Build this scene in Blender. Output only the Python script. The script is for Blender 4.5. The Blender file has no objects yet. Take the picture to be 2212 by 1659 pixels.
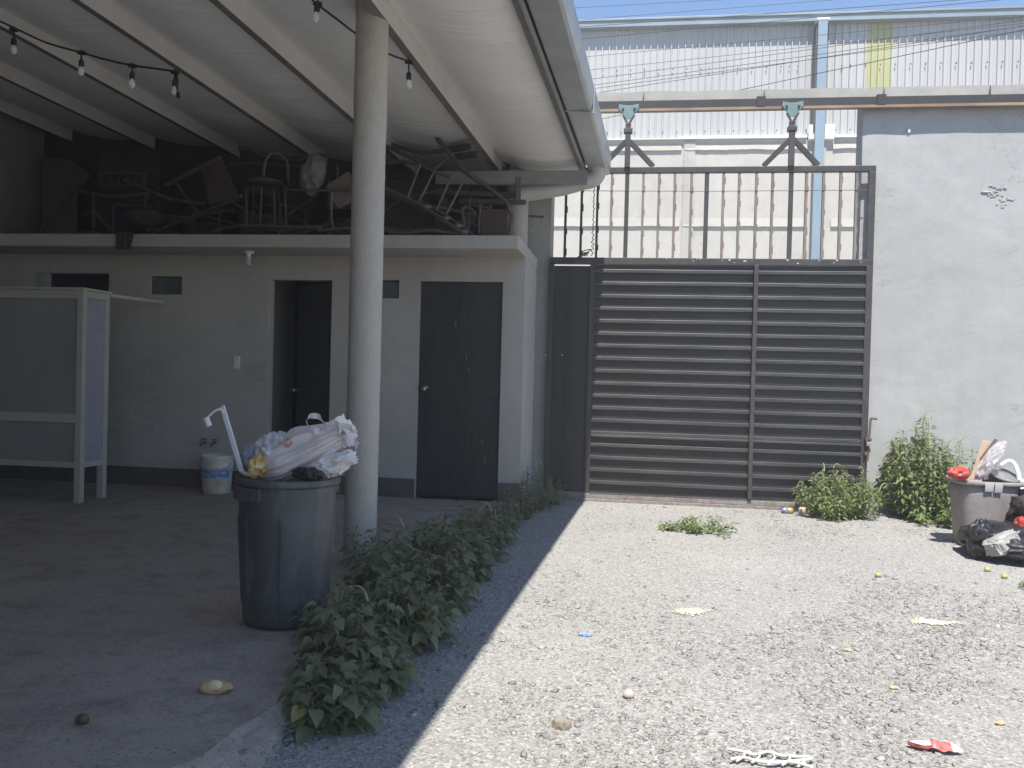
import bpy, bmesh, math, random
import numpy as np
from mathutils import Vector, Matrix, Euler, noise as mn

random.seed(7)
SC = bpy.context.scene
COL = SC.collection
PI = math.pi

# ------------------------------------------------------------------ camera model
YAW, PIT, ROL, FPX, CH = math.radians(8.0), math.radians(-.75), math.radians(1.5), 2750/3264*2212, 1.31
_f = Vector((-math.sin(YAW)*math.cos(PIT), math.cos(YAW)*math.cos(PIT), math.sin(PIT)))
_r = Vector((math.cos(YAW), math.sin(YAW), 0)); _u = _r.cross(_f)
_r, _u = (math.cos(ROL)*_r + math.sin(ROL)*_u, -math.sin(ROL)*_r + math.cos(ROL)*_u)
CAM = Vector((0, 0, CH))
# measuring helpers: where a sight line meets a plane of the place
def ray(x, y): return _r*((x-1106)/FPX) - _u*((y-829.5)/FPX) + _f
def oz(x, y, z=0.0):
    d = ray(x, y); return CAM + d*((z-CH)/d.z)
def oy(x, y, Y):
    d = ray(x, y); return CAM + d*(Y/d.y)
def c6(x, y, Y): return oy(135.5+.27576*x, 271.1+.27576*y, Y)
def c7(x, y, Y): return oy(711.6+.22978*x, 271.1+.22978*y, Y)
def c3(x, y): return (1152+.3472*x, .3472*y)

# ------------------------------------------------------------------ materials
class NT:
    def __init__(s, name):
        s.m = bpy.data.materials.new(name); s.m.use_nodes = True
        s.t = s.m.node_tree; s.b = s.t.nodes['Principled BSDF']; s.out = s.t.nodes['Material Output']
        s.geo = None
    def n(s, typ, **kw):
        nd = s.t.nodes.new(typ)
        for k, v in kw.items():
            if hasattr(nd, k): setattr(nd, k, v)
            else: nd.inputs[k.replace('_', ' ')].default_value = v
        return nd
    def l(s, a, b): s.t.links.new(a, b)
    def pos(s, scale=(1, 1, 1)):
        if s.geo is None: s.geo = s.n('ShaderNodeNewGeometry')
        if scale == (1, 1, 1): return s.geo.outputs['Position']
        mp = s.n('ShaderNodeMapping'); mp.inputs['Scale'].default_value = scale
        s.l(s.geo.outputs['Position'], mp.inputs['Vector']); return mp.outputs[0]
    def noise(s, scale, detail=4, rough=.6, stretch=(1, 1, 1)):
        nd = s.n('ShaderNodeTexNoise'); nd.inputs['Scale'].default_value = scale
        nd.inputs['Detail'].default_value = detail; nd.inputs['Roughness'].default_value = rough
        s.l(s.pos(stretch), nd.inputs['Vector']); return nd.outputs['Fac']
    def ramp(s, fac, lo, hi, c0=(0, 0, 0), c1=(1, 1, 1)):
        r = s.n('ShaderNodeValToRGB'); e = r.color_ramp.elements
        e[0].position, e[1].position = lo, hi
        e[0].color = (*c0, 1); e[1].color = (*c1, 1)
        s.l(fac, r.inputs[0]); return r.outputs[0]
    def mix(s, fac, a, b, mode='MIX'):
        m = s.n('ShaderNodeMix', data_type='RGBA', blend_type=mode)
        for i, v in ((0, fac), (6, a), (7, b)):
            if isinstance(v, (int, float)): m.inputs[i].default_value = v
            elif isinstance(v, tuple): m.inputs[i].default_value = (*v, 1)
            else: s.l(v, m.inputs[i])
        return m.outputs[2]
    def bump(s, h, strength=.3, dist=.01, prev=None):
        b = s.n('ShaderNodeBump'); b.inputs['Strength'].default_value = strength; b.inputs['Distance'].default_value = dist
        s.l(h, b.inputs['Height'])
        if prev is not None: s.l(prev, b.inputs['Normal'])
        return b.outputs[0]
    def col(s, c):
        if isinstance(c, tuple): s.b.inputs['Base Color'].default_value = (*c, 1)
        else: s.l(c, s.b.inputs['Base Color'])
    def nrm(s, x): s.l(x, s.b.inputs['Normal'])
    def set(s, **kw):
        for k, v in kw.items():
            nm = k.replace('_', ' ')
            if isinstance(v, (int, float, tuple)): s.b.inputs[nm].default_value = v
            else: s.l(v, s.b.inputs[nm])

def simple(name, c, c2=None, rough=.6, metal=0, scale=6, lo=.35, hi=.65, bscale=None, bstr=.2, bdist=.005, stretch=(1, 1, 1), spec=.5, trans=0, rustc=None, rust=(.6, .68)):
    m = NT(name)
    c2 = c2 or tuple(v*.8 for v in c)
    cc = m.ramp(m.noise(scale, 6, .65, stretch), lo, hi, c, c2)
    if rustc: cc = m.mix(m.ramp(m.noise(scale*2.3, 6, .7), *rust), cc, rustc)
    m.col(cc); m.set(Roughness=rough, Metallic=metal)
    m.b.inputs['Specular IOR Level'].default_value = spec
    if bscale: m.nrm(m.bump(m.noise(bscale, 4, .6, stretch), bstr, bdist))
    if trans:
        tr = m.n('ShaderNodeBsdfTranslucent'); m.l(cc, tr.inputs[0])
        mx = m.n('ShaderNodeMixShader'); mx.inputs[0].default_value = trans
        m.l(m.b.outputs[0], mx.inputs[1]); m.l(tr.outputs[0], mx.inputs[2]); m.l(mx.outputs[0], m.out.inputs[0])
    return m.m

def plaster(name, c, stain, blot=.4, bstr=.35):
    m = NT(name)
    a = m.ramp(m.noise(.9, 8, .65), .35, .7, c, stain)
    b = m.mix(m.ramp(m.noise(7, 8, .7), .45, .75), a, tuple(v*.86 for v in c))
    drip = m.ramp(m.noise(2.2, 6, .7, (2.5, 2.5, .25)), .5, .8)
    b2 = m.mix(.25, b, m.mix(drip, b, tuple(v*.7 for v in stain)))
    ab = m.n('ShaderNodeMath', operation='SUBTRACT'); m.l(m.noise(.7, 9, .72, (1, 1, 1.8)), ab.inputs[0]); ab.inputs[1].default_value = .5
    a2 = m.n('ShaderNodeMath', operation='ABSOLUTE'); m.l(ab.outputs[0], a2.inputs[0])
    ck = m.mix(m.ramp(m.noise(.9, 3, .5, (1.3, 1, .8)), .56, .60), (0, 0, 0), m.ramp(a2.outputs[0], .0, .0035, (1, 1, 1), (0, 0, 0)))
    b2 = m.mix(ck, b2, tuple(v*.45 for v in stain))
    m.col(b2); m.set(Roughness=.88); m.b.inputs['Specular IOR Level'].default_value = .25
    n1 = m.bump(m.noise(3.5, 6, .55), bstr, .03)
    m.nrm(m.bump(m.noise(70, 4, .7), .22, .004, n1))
    return m.m

def leafmat(name, c1, c2, c3, tr=.25):
    m = NT(name); g = m.n('ShaderNodeNewGeometry')
    r = m.n('ShaderNodeValToRGB'); e = r.color_ramp.elements
    e[0].position, e[0].color = 0, (*c1, 1); e[1].position, e[1].color = 1, (*c3, 1)
    k = e.new(.5); k.color = (*c2, 1); k = e.new(.92); k.color = (*c3, 1); e[3].color = (c3[0]*1.35, c3[1]*1.0, c3[2]*.6, 1)
    m.l(g.outputs['Random Per Island'], r.inputs[0])
    cc = m.mix(m.ramp(m.noise(90, 4, .6), .4, .75), r.outputs[0], m.mix(.5, r.outputs[0], tuple(v*.65 for v in c1)))
    m.col(cc); m.set(Roughness=.55); m.b.inputs['Specular IOR Level'].default_value = .35
    t = m.n('ShaderNodeBsdfTranslucent'); m.l(cc, t.inputs[0])
    mx = m.n('ShaderNodeMixShader'); mx.inputs[0].default_value = tr
    m.l(m.b.outputs[0], mx.inputs[1]); m.l(t.outputs[0], mx.inputs[2]); m.l(mx.outputs[0], m.out.inputs[0])
    return m.m

def stonemat(name, ramp):
    m = NT(name); g = m.n('ShaderNodeNewGeometry'); r = m.n('ShaderNodeValToRGB'); e = r.color_ramp.elements
    e[0].position, e[0].color = 0, (*ramp[0], 1); e[1].position, e[1].color = 1, (*ramp[-1], 1)
    for i, c in enumerate(ramp[1:-1]):
        k = e.new((i+1)/(len(ramp)-1)); k.color = (*c, 1)
    m.l(g.outputs['Random Per Island'], r.inputs[0])
    m.col(m.mix(m.ramp(m.noise(160, 3, .6), .35, .7), r.outputs[0], m.mix(.35, r.outputs[0], (.2, .19, .18))))
    m.set(Roughness=.9); m.b.inputs['Specular IOR Level'].default_value = .2
    return m.m

def groundmat(name, base, pale, dark, grain=(55, .7, .012)):
    m = NT(name)
    a = m.ramp(m.noise(1.1, 8, .7), .3, .7, base, pale)
    a = m.mix(m.ramp(m.noise(.45, 6, .6), .5, .68), a, tuple(v*1.12 for v in pale))
    v = m.n('ShaderNodeTexVoronoi'); v.inputs['Scale'].default_value = grain[0]; m.l(m.pos(), v.inputs['Vector'])
    sep = m.n('ShaderNodeSeparateColor'); m.l(v.outputs['Color'], sep.inputs[0])
    a = m.mix(m.ramp(sep.outputs[0], .62, .95), a, tuple(x*1.35 for x in pale))
    a = m.mix(m.ramp(sep.outputs[1], .7, .95), a, dark)
    a = m.mix(m.ramp(m.noise(22, 6, .75), .55, .78), a, dark)
    m.col(a); m.set(Roughness=.95); m.b.inputs['Specular IOR Level'].default_value = .15
    n0 = m.bump(m.noise(4, 5, .6), .3, .04)
    n1 = m.bump(v.outputs['Distance'], grain[1], grain[2], n0)
    m.nrm(m.bump(m.noise(140, 3, .7), .5, .006, n1))
    return m.m

def glass(name, c=(1, 1, 1), rough=.1, alpha=.35):
    m = NT(name); m.col(c); m.set(Roughness=rough, Alpha=alpha)
    return m.m

M = {}
M['plaster'] = plaster('plaster_grey', (.37, .37, .362), (.305, .305, .298))
M['plaster_in'] = plaster('plaster_block', (.475, .437, .39), (.395, .362, .322))
M['concrete'] = plaster('raw_concrete', (.38, .365, .33), (.26, .25, .23), bstr=.6)
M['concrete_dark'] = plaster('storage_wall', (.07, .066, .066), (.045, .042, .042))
M['column'] = simple('column_paint', (.45, .41, .355), (.40, .363, .315), .85, scale=22, lo=.4, hi=.75, bscale=60, bstr=.6, bdist=.008, spec=.2)
M['skirting'] = simple('skirting_paint', (.13, .10, .095), (.09, .075, .07), .7, scale=9)
m = NT('concrete_floor')
a = m.ramp(m.noise(.8, 8, .65), .3, .72, (.31, .264, .222), (.40, .345, .295))
a = m.mix(m.ramp(m.noise(5, 8, .75), .48, .72), a, (.21, .177, .15))
a = m.mix(m.ramp(m.noise(60, 4, .75), .55, .70), a, (.11, .098, .09))
a = m.mix(m.ramp(m.noise(38, 5, .7, (1, 1.6, 1)), .62, .76), a, (.52, .455, .395))
m.col(a); m.set(Roughness=.9); m.b.inputs['Specular IOR Level'].default_value = .2
n0 = m.bump(m.noise(7, 6, .65), .3, .02); m.nrm(m.bump(m.noise(75, 4, .75), .5, .006, n0)); M['floor'] = m.m
M['gravel_ground'] = groundmat('gravel_dirt', (.272, .264, .246), (.325, .315, .292), (.19, .183, .17), (95, .5, .005))
M['pebble'] = stonemat('pebble', [(.20, .195, .185), (.25, .244, .23), (.285, .277, .262), (.32, .312, .293), (.42, .408, .38), (.275, .255, .228), (.30, .292, .275)])
M['lining'] = None
m = NT('insulation_lining')
m.col(m.mix(m.ramp(m.noise(1.3, 6, .6, (1, .5, 1)), .4, .75), (.90, .88, .85), (.82, .80, .775)))
m.set(Roughness=.75)
nA = m.bump(m.noise(5, 4, .55, (.25, 3.2, 1)), .55, .03)
m.nrm(m.bump(m.noise(45, 3, .6, (.3, 1.6, 1)), .25, .006, nA)); M['lining'] = m.m
M['purlin'] = simple('purlin_primer', (.62, .595, .56), (.55, .525, .495), .5, scale=3, bscale=30, bstr=.1)
M['purlin_dark'] = simple('edge_steel_flange_shade', (.22, .19, .17), (.17, .15, .14), .6)
M['galv'] = simple('galvanised', (.48, .50, .51), (.36, .39, .41), .42, metal=.55, scale=3.5, lo=.35, hi=.7, bscale=40, bstr=.08)
M['galv_gutter'] = simple('gutter_sheet', (.44, .45, .44), (.34, .36, .37), .4, metal=.25, scale=2.5, bscale=12, bstr=.12)
M['side_wall_with_blocker'] = plaster('side_wall_paint', (.27, .265, .26), (.21, .205, .20))
M['header'] = simple('header_steel', (.27, .26, .25), (.21, .20, .195), .6, scale=4)
M['pvc'] = simple('pvc_pipe', (.50, .48, .44), (.42, .40, .365), .5, scale=3)
M['gate_sheet'] = simple('gate_black_sheet', (.018, .0175, .0175), (.030, .028, .028), .5, rustc=(.13, .12, .11), rust=(.70, .76), scale=2.5, bscale=5, bstr=.12, bdist=.01)
M['gate_frame'] = simple('gate_black_frame', (.036, .032, .032), (.056, .05, .048), .5, scale=7, bscale=60, bstr=.15, rustc=(.14, .085, .06), rust=(.66, .76))
M['gate_slat'] = simple('gate_slat_paint', (.032, .031, .031), (.066, .062, .06), .42, rustc=(.14, .12, .11), rust=(.68, .74), scale=5, stretch=(.4, 1, 3), bscale=70, bstr=.12)
M['gate_rust'] = simple('gate_rusty_bar', (.21, .18, .155), (.14, .12, .105), .65, scale=9, stretch=(1, 1, .35), rustc=(.30, .15, .07), rust=(.56, .64))
M['gate_rail'] = simple('gate_worn_rail', (.26, .24, .22), (.17, .15, .14), .55, scale=12, rustc=(.17, .10, .075), rust=(.5, .65))
M['track'] = simple('track_paint', (.022, .021, .022), (.036, .033, .033), .55, scale=6)
M['track_lip'] = simple('track_rust_lip', (.32, .225, .14), (.17, .11, .075), .7, scale=5, stretch=(.3, 1, 1))
M['teal'] = simple('teal_hanger', (.10, .185, .185), (.15, .215, .21), .5, scale=25, rustc=(.2, .16, .13), rust=(.62, .7))
M['clad'] = simple('white_cladding', (.44, .44, .43), (.39, .39, .38), .5, scale=.6, metal=0, stretch=(1, 1, .3))
M['clad_yellow'] = simple('yellow_cladding', (.42, .415, .22), (.37, .365, .195), .5, scale=.8, stretch=(1, 1, .3))
M['eave'] = simple('eave_sheet', (.27, .315, .34), (.21, .25, .275), .45, scale=.7, metal=.2)
M['downspout'] = simple('downspout_blue', (.25, .32, .37), (.21, .28, .33), .45, scale=.8, metal=.15)
M['beige'] = plaster('beige_wall', (.50, .475, .425), (.42, .40, .355), bstr=.25)
M['beige_band'] = plaster('beige_band', (.45, .43, .385), (.38, .36, .32), bstr=.25)
M['white_trim'] = simple('white_flashing', (.8, .8, .79), (.72, .72, .71), .5)
M['cable'] = simple('black_cable', (.02, .02, .024), None, .6)
M['wire'] = simple('power_cable', (.03, .03, .05), None, .6)
M['bulb'] = glass('bulb_glass', (.9, .9, .88), .08, .45)
M['white_plastic'] = simple('white_plastic', (.75, .75, .72), (.66, .66, .64), .45, scale=12)
M['switch'] = simple('switch_plate', (.72, .68, .58), (.62, .58, .5), .5)
M['door'] = simple('door_black_paint', (.024, .023, .024), (.036, .034, .035), .5, scale=5, stretch=(1, 1, .3), rustc=(.14, .135, .13), rust=(.70, .76), bscale=30, bstr=.1)
M['door_grey'] = simple('door_charcoal', (.05, .048, .048), (.036, .035, .035), .6)
M['brass'] = simple('knob_metal', (.45, .40, .28), None, .3, metal=.9)
M['dark'] = simple('dark_void', (.03, .03, .033), None, .9)
M['frost'] = simple('frosted_glass', (.10, .12, .13), (.14, .15, .16), .25)
M['cab_frame'] = simple('cabinet_frame_paint', (.46, .43, .37), (.39, .365, .315), .5, scale=5)
M['cab_panel'] = simple('cabinet_panel', (.27, .258, .24), (.235, .225, .21), .6, scale=3)
M['cab_blue'] = simple('cabinet_acrylic', (.50, .49, .54), (.44, .43, .49), .4, trans=.35)
m = NT('can_plastic')
m.col(m.mix(m.ramp(m.noise(14, 6, .7, (1, 1, .4)), .5, .8), m.ramp(m.noise(2.5, 5), .35, .7, (.058, .061, .064), (.080, .083, .086)), (.14, .139, .137)))
m.set(Roughness=.48); m.nrm(m.bump(m.noise(220, 2, .6), .12, .002)); M['can'] = m.m
M['bin'] = simple('grey_bin_plastic', (.22, .20, .19), (.28, .255, .245), .55, scale=8, bscale=150, bstr=.1)
M['tape'] = simple('silver_tape', (.55, .5, .47), (.45, .4, .38), .4)
def bagmat(name, c, c2, scale, trans, rough=.35, alpha=1, lo=.42, hi=.62):
    m = NT(name); cc = m.ramp(m.noise(scale, 5, .6), lo, hi, c, c2)
    m.col(cc); m.set(Roughness=rough, Alpha=alpha)
    n = m.bump(m.noise(26, 5, .65), .5, .012); m.nrm(m.bump(m.noise(90, 3, .6), .3, .004, n))
    t = m.n('ShaderNodeBsdfTranslucent'); m.l(cc, t.inputs[0])
    mx = m.n('ShaderNodeMixShader'); mx.inputs[0].default_value = trans
    m.l(m.b.outputs[0], mx.inputs[1]); m.l(t.outputs[0], mx.inputs[2]); m.l(mx.outputs[0], m.out.inputs[0])
    return m.m
M['bag_pink'] = bagmat('grocery_bag', (.88, .81, .79), (.76, .50, .45), 9, .22, lo=.5, hi=.72)
M['bag_white'] = bagmat('white_bag', (.86, .83, .82), (.76, .72, .71), 8, .22)
M['bag_blue'] = bagmat('bluish_clear_bag', (.42, .48, .60), (.55, .58, .66), 8, .4, alpha=.75)
M['bag_clear'] = bagmat('clear_bag', (.85, .83, .82), (.70, .68, .69), 14, .4, rough=.12, alpha=.55)
M['bag_yellow'] = bagmat('yellow_wrapper', (.72, .44, .10), (.80, .62, .30), 20, .15)
M['bag_red'] = bagmat('red_wrapper', (.50, .045, .035), (.60, .13, .10), 14, .15, rough=.3)
M['print_red'] = simple('red_print', (.50, .07, .06), (.62, .18, .16), .45, scale=60)
m = NT('black_bag'); m.col((.018, .018, .020)); m.set(Roughness=.1)
nA = m.bump(m.noise(9, 5, .6), .55, .04); m.nrm(m.bump(m.noise(32, 5, .7), .5, .015, nA)); M['bag_black'] = m.m
M['card'] = simple('cardboard', (.42, .31, .23), (.34, .25, .18), .8, scale=10)
M['card_white'] = simple('printed_card', (.72, .66, .62), (.6, .3, .25), .5, scale=22, lo=.55, hi=.7)
M['tin'] = simple('tin_metal', (.30, .30, .30), (.50, .49, .46), .35, metal=.7, scale=14)
M['concrete_lump'] = simple('concrete_lump', (.40, .385, .36), (.31, .30, .28), .92, scale=20, bscale=60, bstr=.8, bdist=.012, spec=.2)
M['bucket'] = simple('bucket_plastic', (.66, .65, .60), (.5, .46, .36), .5, scale=6)
M['label_blue'] = simple('blue_label', (.10, .22, .42), (.5, .5, .48), .5, scale=16, lo=.5, hi=.6)
M['grime'] = simple('yellow_grime', (.42, .33, .13), (.55, .5, .38), .8, scale=14)
M['junk_metal'] = simple('junk_steel', (.11, .10, .096), (.065, .058, .054), .5, scale=14, rustc=(.17, .10, .07), rust=(.6, .7))
M['junk_dark'] = simple('junk_dark_steel', (.07, .065, .065), (.11, .09, .08), .6, scale=14)
M['junk_white'] = simple('junk_white_tube', (.20, .188, .172), (.13, .12, .11), .5, scale=14)
M['wood'] = simple('old_board', (.10, .066, .045), (.07, .048, .036), .8, scale=8, stretch=(1, 1, .2), bscale=20, bstr=.3)
M['wood_pale'] = simple('pale_board', (.14, .115, .09), (.10, .083, .07), .8, scale=6, stretch=(1, 1, .3))
M['seat'] = simple('old_seat', (.15, .125, .10), (.11, .09, .075), .7, scale=9)
M['sack'] = simple('pale_sack', (.22, .20, .185), (.15, .14, .13), .75, scale=8, bscale=18, bstr=.6, bdist=.03)
M['rag'] = simple('dark_rag', (.03, .028, .03), (.055, .048, .046), .9, scale=9, bscale=30, bstr=.6, bdist=.02)
M['leaf_shade'] = leafmat('broad_leaf', (.16, .185, .10), (.205, .235, .13), (.26, .285, .165), .36)
M['leaf_sun'] = leafmat('amaranth_leaf', (.125, .185, .06), (.185, .255, .085), (.26, .31, .13), .4)
M['leaf_vine'] = leafmat('vine_leaf', (.12, .19, .055), (.165, .24, .07), (.21, .28, .10), .35)
M['stem'] = simple('green_stem', (.16, .20, .09), (.22, .17, .10), .6, scale=20)
M['spike'] = simple('seed_spike', (.26, .30, .13), (.34, .33, .17), .8, scale=60, bscale=200, bstr=.8, bdist=.006)
M['lime'] = simple('lime_peel', (.36, .35, .10), (.42, .38, .14), .5, scale=20)
M['avo'] = simple('dark_green_peel', (.085, .095, .035), (.05, .05, .025), .5, scale=30, bscale=90, bstr=.4)
M['bread'] = simple('bread_crust', (.62, .43, .22), (.48, .30, .14), .8, scale=16)
M['bread_in'] = simple('bread_crumb', (.80, .68, .42), (.70, .56, .32), .9, scale=40, bscale=90, bstr=.5)
M['rice'] = stonemat('spilled_grain', [(.78, .72, .48), (.84, .80, .60), (.70, .64, .42)])
M['round_stone'] = simple('round_stone', (.50, .42, .36), (.42, .36, .31), .85, scale=40)
M['brown_rock'] = simple('brown_rock', (.30, .26, .20), (.22, .19, .15), .95, scale=30, bscale=50, bstr=.7, bdist=.01)
M['stick'] = simple('dry_stick', (.10, .075, .06), None, .9)
M['blue_film'] = simple('blue_film', (.13, .22, .36), (.3, .4, .55), .4, scale=30)
M['can_blue'] = simple('can_blue_print', (.08, .14, .42), (.5, .5, .52), .3, metal=.4, scale=40, lo=.5, hi=.6)
M['can_gold'] = simple('can_gold_print', (.50, .33, .08), (.62, .5, .22), .3, metal=.5, scale=40)
M['mesh_white'] = simple('white_lattice', (.62, .60, .56), (.5, .48, .45), .5)
M['orange'] = simple('orange_peel', (.50, .30, .14), (.56, .42, .26), .7, scale=40)
M['paper'] = simple('white_paper', (.66, .64, .61), (.52, .5, .48), .7, scale=20)
M['steel_bright'] = simple('padlock_steel', (.62, .58, .5), None, .3, metal=.8)
M['rust'] = simple('rusty_iron', (.15, .09, .065), (.10, .07, .06), .75, scale=30)
M['street'] = groundmat('street_dust', (.30, .29, .275), (.36, .35, .33), (.2, .19, .18))

# ------------------------------------------------------------------ mesh helpers
class MB:
    def __init__(s): s.v = []; s.f = []; s.sm = []
    def add(s, vs, fs, smooth=False):
        o = len(s.v); s.v += [tuple(p) for p in vs]
        s.f += [tuple(i+o for i in f) for f in fs]; s.sm += [smooth]*len(fs); return s
    def hexa(s, c):   # 8 corners: bottom 4 ccw, top 4 ccw
        return s.add(c, [(3, 2, 1, 0), (4, 5, 6, 7), (0, 1, 5, 4), (1, 2, 6, 5), (2, 3, 7, 6), (3, 0, 4, 7)])
    def box(s, x0, x1, y0, y1, z0, z1):
        return s.hexa([(x0, y0, z0), (x1, y0, z0), (x1, y1, z0), (x0, y1, z0), (x0, y0, z1), (x1, y0, z1), (x1, y1, z1), (x0, y1, z1)])
    def bar(s, p, q, w, h, up=(0, 0, 1)):   # rectangular bar p->q, w sideways, h along up
        p, q = Vector(p), Vector(q); d = (q-p).normalized(); up = Vector(up)
        a = d.cross(up)
        if a.length < 1e-4: a = d.cross(Vector((0, 1, 0)))
        a.normalize(); b = a.cross(d)
        c = []
        for base in (p, q):
            for sa, sb in ((-1, -1), (1, -1), (1, 1), (-1, 1)): c.append(base + a*sa*w/2 + b*sb*h/2)
        return s.add(c, [(0, 1, 2, 3), (7, 6, 5, 4), (0, 4, 5, 1), (1, 5, 6, 2), (2, 6, 7, 3), (3, 7, 4, 0)])
    def tube(s, path, r, n=8, caps=True):
        P = [Vector(p) for p in path]; R = r if isinstance(r, (list, tuple)) else [r]*len(P)
        t0 = (P[1]-P[0]).normalized(); a = t0.cross(Vector((0, 0, 1)))
        if a.length < 1e-3: a = t0.cross(Vector((1, 0, 0)))
        a.normalize(); vs = []; fs = []
        for i, p in enumerate(P):
            t = (P[min(i+1, len(P)-1)]-P[max(i-1, 0)])
            if t.length < 1e-9: t = t0.copy()
            t.normalize(); a = a - t*a.dot(t)
            if a.length < 1e-6: a = t.orthogonal()
            a.normalize(); b = t.cross(a)
            for k in range(n):
                an = 2*PI*k/n; vs.append(p + (a*math.cos(an)+b*math.sin(an))*R[i])
        for i in range(len(P)-1):
            for k in range(n):
                k2 = (k+1) % n; fs.append((i*n+k, i*n+k2, (i+1)*n+k2, (i+1)*n+k))
        s.add(vs, fs, True)
        if caps:
            s.add([vs[k] for k in range(n)], [tuple(reversed(range(n)))]); s.add([vs[-n+k] for k in range(n)], [tuple(range(n))])
        return s
    def lathe(s, c, prof, n=32, axis='z', smooth=True, sx=1, sy=1):
        c = Vector(c); vs = []; fs = []
        for (r, z) in prof:
            for k in range(n):
                a = 2*PI*k/n; x, y = r*math.cos(a)*sx, r*math.sin(a)*sy
                vs.append(c + (Vector((x, y, z)) if axis == 'z' else Vector((z, x, y)) if axis == 'x' else Vector((x, z, y))))
        for i in range(len(prof)-1):
            for k in range(n):
                k2 = (k+1) % n; fs.append((i*n+k, i*n+k2, (i+1)*n+k2, (i+1)*n+k))
        return s.add(vs, fs, smooth)
    def disc(s, c, r, n=24, axis='z'):
        c = Vector(c); vs = []
        for k in range(n):
            a = 2*PI*k/n; x, y = r*math.cos(a), r*math.sin(a)
            vs.append(c + (Vector((x, y, 0)) if axis == 'z' else Vector((0, x, y)) if axis == 'x' else Vector((x, 0, y))))
        return s.add(vs, [tuple(range(n))])
    def quad(s, a, b, c, d, smooth=False): return s.add([a, b, c, d], [(0, 1, 2, 3)], smooth)
    def slab(s, pts, off):   # polygon extruded by a vector
        n = len(pts); off = Vector(off); P = [Vector(p) for p in pts]; Q = [p+off for p in P]
        fs = [tuple(reversed(range(n))), tuple(range(n, 2*n))] + [(i, (i+1) % n, n+(i+1) % n, n+i) for i in range(n)]
        return s.add(P+Q, fs)
    def grid(s, fn, nu, nv, smooth=True):
        vs = [fn(i/nu, j/nv) for j in range(nv+1) for i in range(nu+1)]
        fs = [(j*(nu+1)+i, j*(nu+1)+i+1, (j+1)*(nu+1)+i+1, (j+1)*(nu+1)+i) for j in range(nv) for i in range(nu)]
        return s.add(vs, fs, smooth)
    def blob(s, c, rad, seed=0, amp=.2, sc=3., sub=3, smooth=True, ridge=False, fn=None, rot=None, flat=None, st=None):
        bm = bmesh.new(); bmesh.ops.create_icosphere(bm, subdivisions=sub, radius=1)
        c = Vector(c); rad = Vector(rad) if not isinstance(rad, (int, float)) else Vector((rad,)*3)
        off = Vector((seed*7.13, seed*3.7, seed*1.9)); vs = []
        for v in bm.verts:
            n = v.co.normalized()
            k = mn.noise(n*sc+off)*.6 + mn.noise(n*sc*2.3+off)*.3
            if ridge:
                m_ = Vector((n.x*st[0], n.y*st[1], n.z*st[2])) if st else n
                k = mn.noise(m_*sc*.8+off)*.5 + (.22-abs(mn.noise(m_*sc+off)))*1.1 + (.2-abs(mn.noise(m_*sc*2.1+off)))*.5 + (.2-abs(mn.noise(m_*sc*4.3+off)))*.16
            p = n*(1+amp*k); p = Vector((p.x*rad.x, p.y*rad.y, p.z*rad.z))
            if fn: p = fn(p, n)
            if rot: p = rot @ p
            p = c+p
            if flat is not None and p.z < flat: p.z = flat + (p.z-flat)*.02
            vs.append(p)
        fs = [tuple(v.index for v in f.verts) for f in bm.faces]; bm.free()
        return s.add(vs, fs, smooth)
    def build(s, name, mat, parent=None, bevel=0, loc=None, segs=2):
        me = bpy.data.meshes.new(name)
        off = Vector((0, 0, 0)); p = parent
        while p is not None: off += p.location; p = p.parent
        if loc is not None: off = off + Vector(loc)
        V = [(a-off.x, b-off.y, c-off.z) for a, b, c in s.v]
        me.from_pydata(V, [], s.f); me.polygons.foreach_set('use_smooth', s.sm)
        me.materials.append(M[mat] if isinstance(mat, str) else mat); me.update()
        o = bpy.data.objects.new(name, me); COL.objects.link(o)
        if parent is not None: o.parent = parent
        if loc is not None: o.location = loc
        if bevel:
            b = o.modifiers.new('edge', 'BEVEL'); b.width = bevel; b.segments = segs; b.limit_method = 'ANGLE'; b.angle_limit = math.radians(40)
        return o

def thing(name, label, cat, loc, group=None):
    o = bpy.data.objects.new(name, None); COL.objects.link(o); o.location = Vector(loc); o.empty_display_size = .1
    return tag(o, label, cat, group)
def tag(o, label, cat, group=None):
    o['label'] = label; o['category'] = cat
    if group: o['group'] = group
    return o
def struct(o, kind='structure', label=None, cat=None):
    o['kind'] = kind
    if label: o['label'] = label
    if cat: o['category'] = cat
    return o
def arc(c, r, a0, a1, n, ax=(1, 0, 0), ay=(0, 0, 1)):
    c, ax, ay = Vector(c), Vector(ax), Vector(ay)
    return [c + ax*r*math.cos(a0+(a1-a0)*i/n) + ay*r*math.sin(a0+(a1-a0)*i/n) for i in range(n+1)]
def smoothpath(P, n=6):
    P = [Vector(p) for p in P]; out = []
    for i in range(len(P)-1):
        p0, p1, p2, p3 = P[max(i-1, 0)], P[i], P[i+1], P[min(i+2, len(P)-1)]
        for k in range(n):
            t = k/n
            out.append(.5*((2*p1)+(p2-p0)*t+(2*p0-5*p1+4*p2-p3)*t*t+(3*p1-p0-3*p2+p3)*t**3))
    return out+[P[-1]]

# ------------------------------------------------------------------ ground
mb = MB(); mb.quad((-150, -150, 0), (150, -150, 0), (150, 150, 0), (-150, 150, 0))
struct(mb.build('gravel_ground', 'gravel_ground'), label='dusty grey gravel yard', cat='ground')
mb = MB(); mb.quad((-60, 10, .006), (60, 10, .006), (60, 21.5, .006), (-60, 21.5, .006))
struct(mb.build('street', 'street'), label='dusty street beyond the gate', cat='street')
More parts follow.
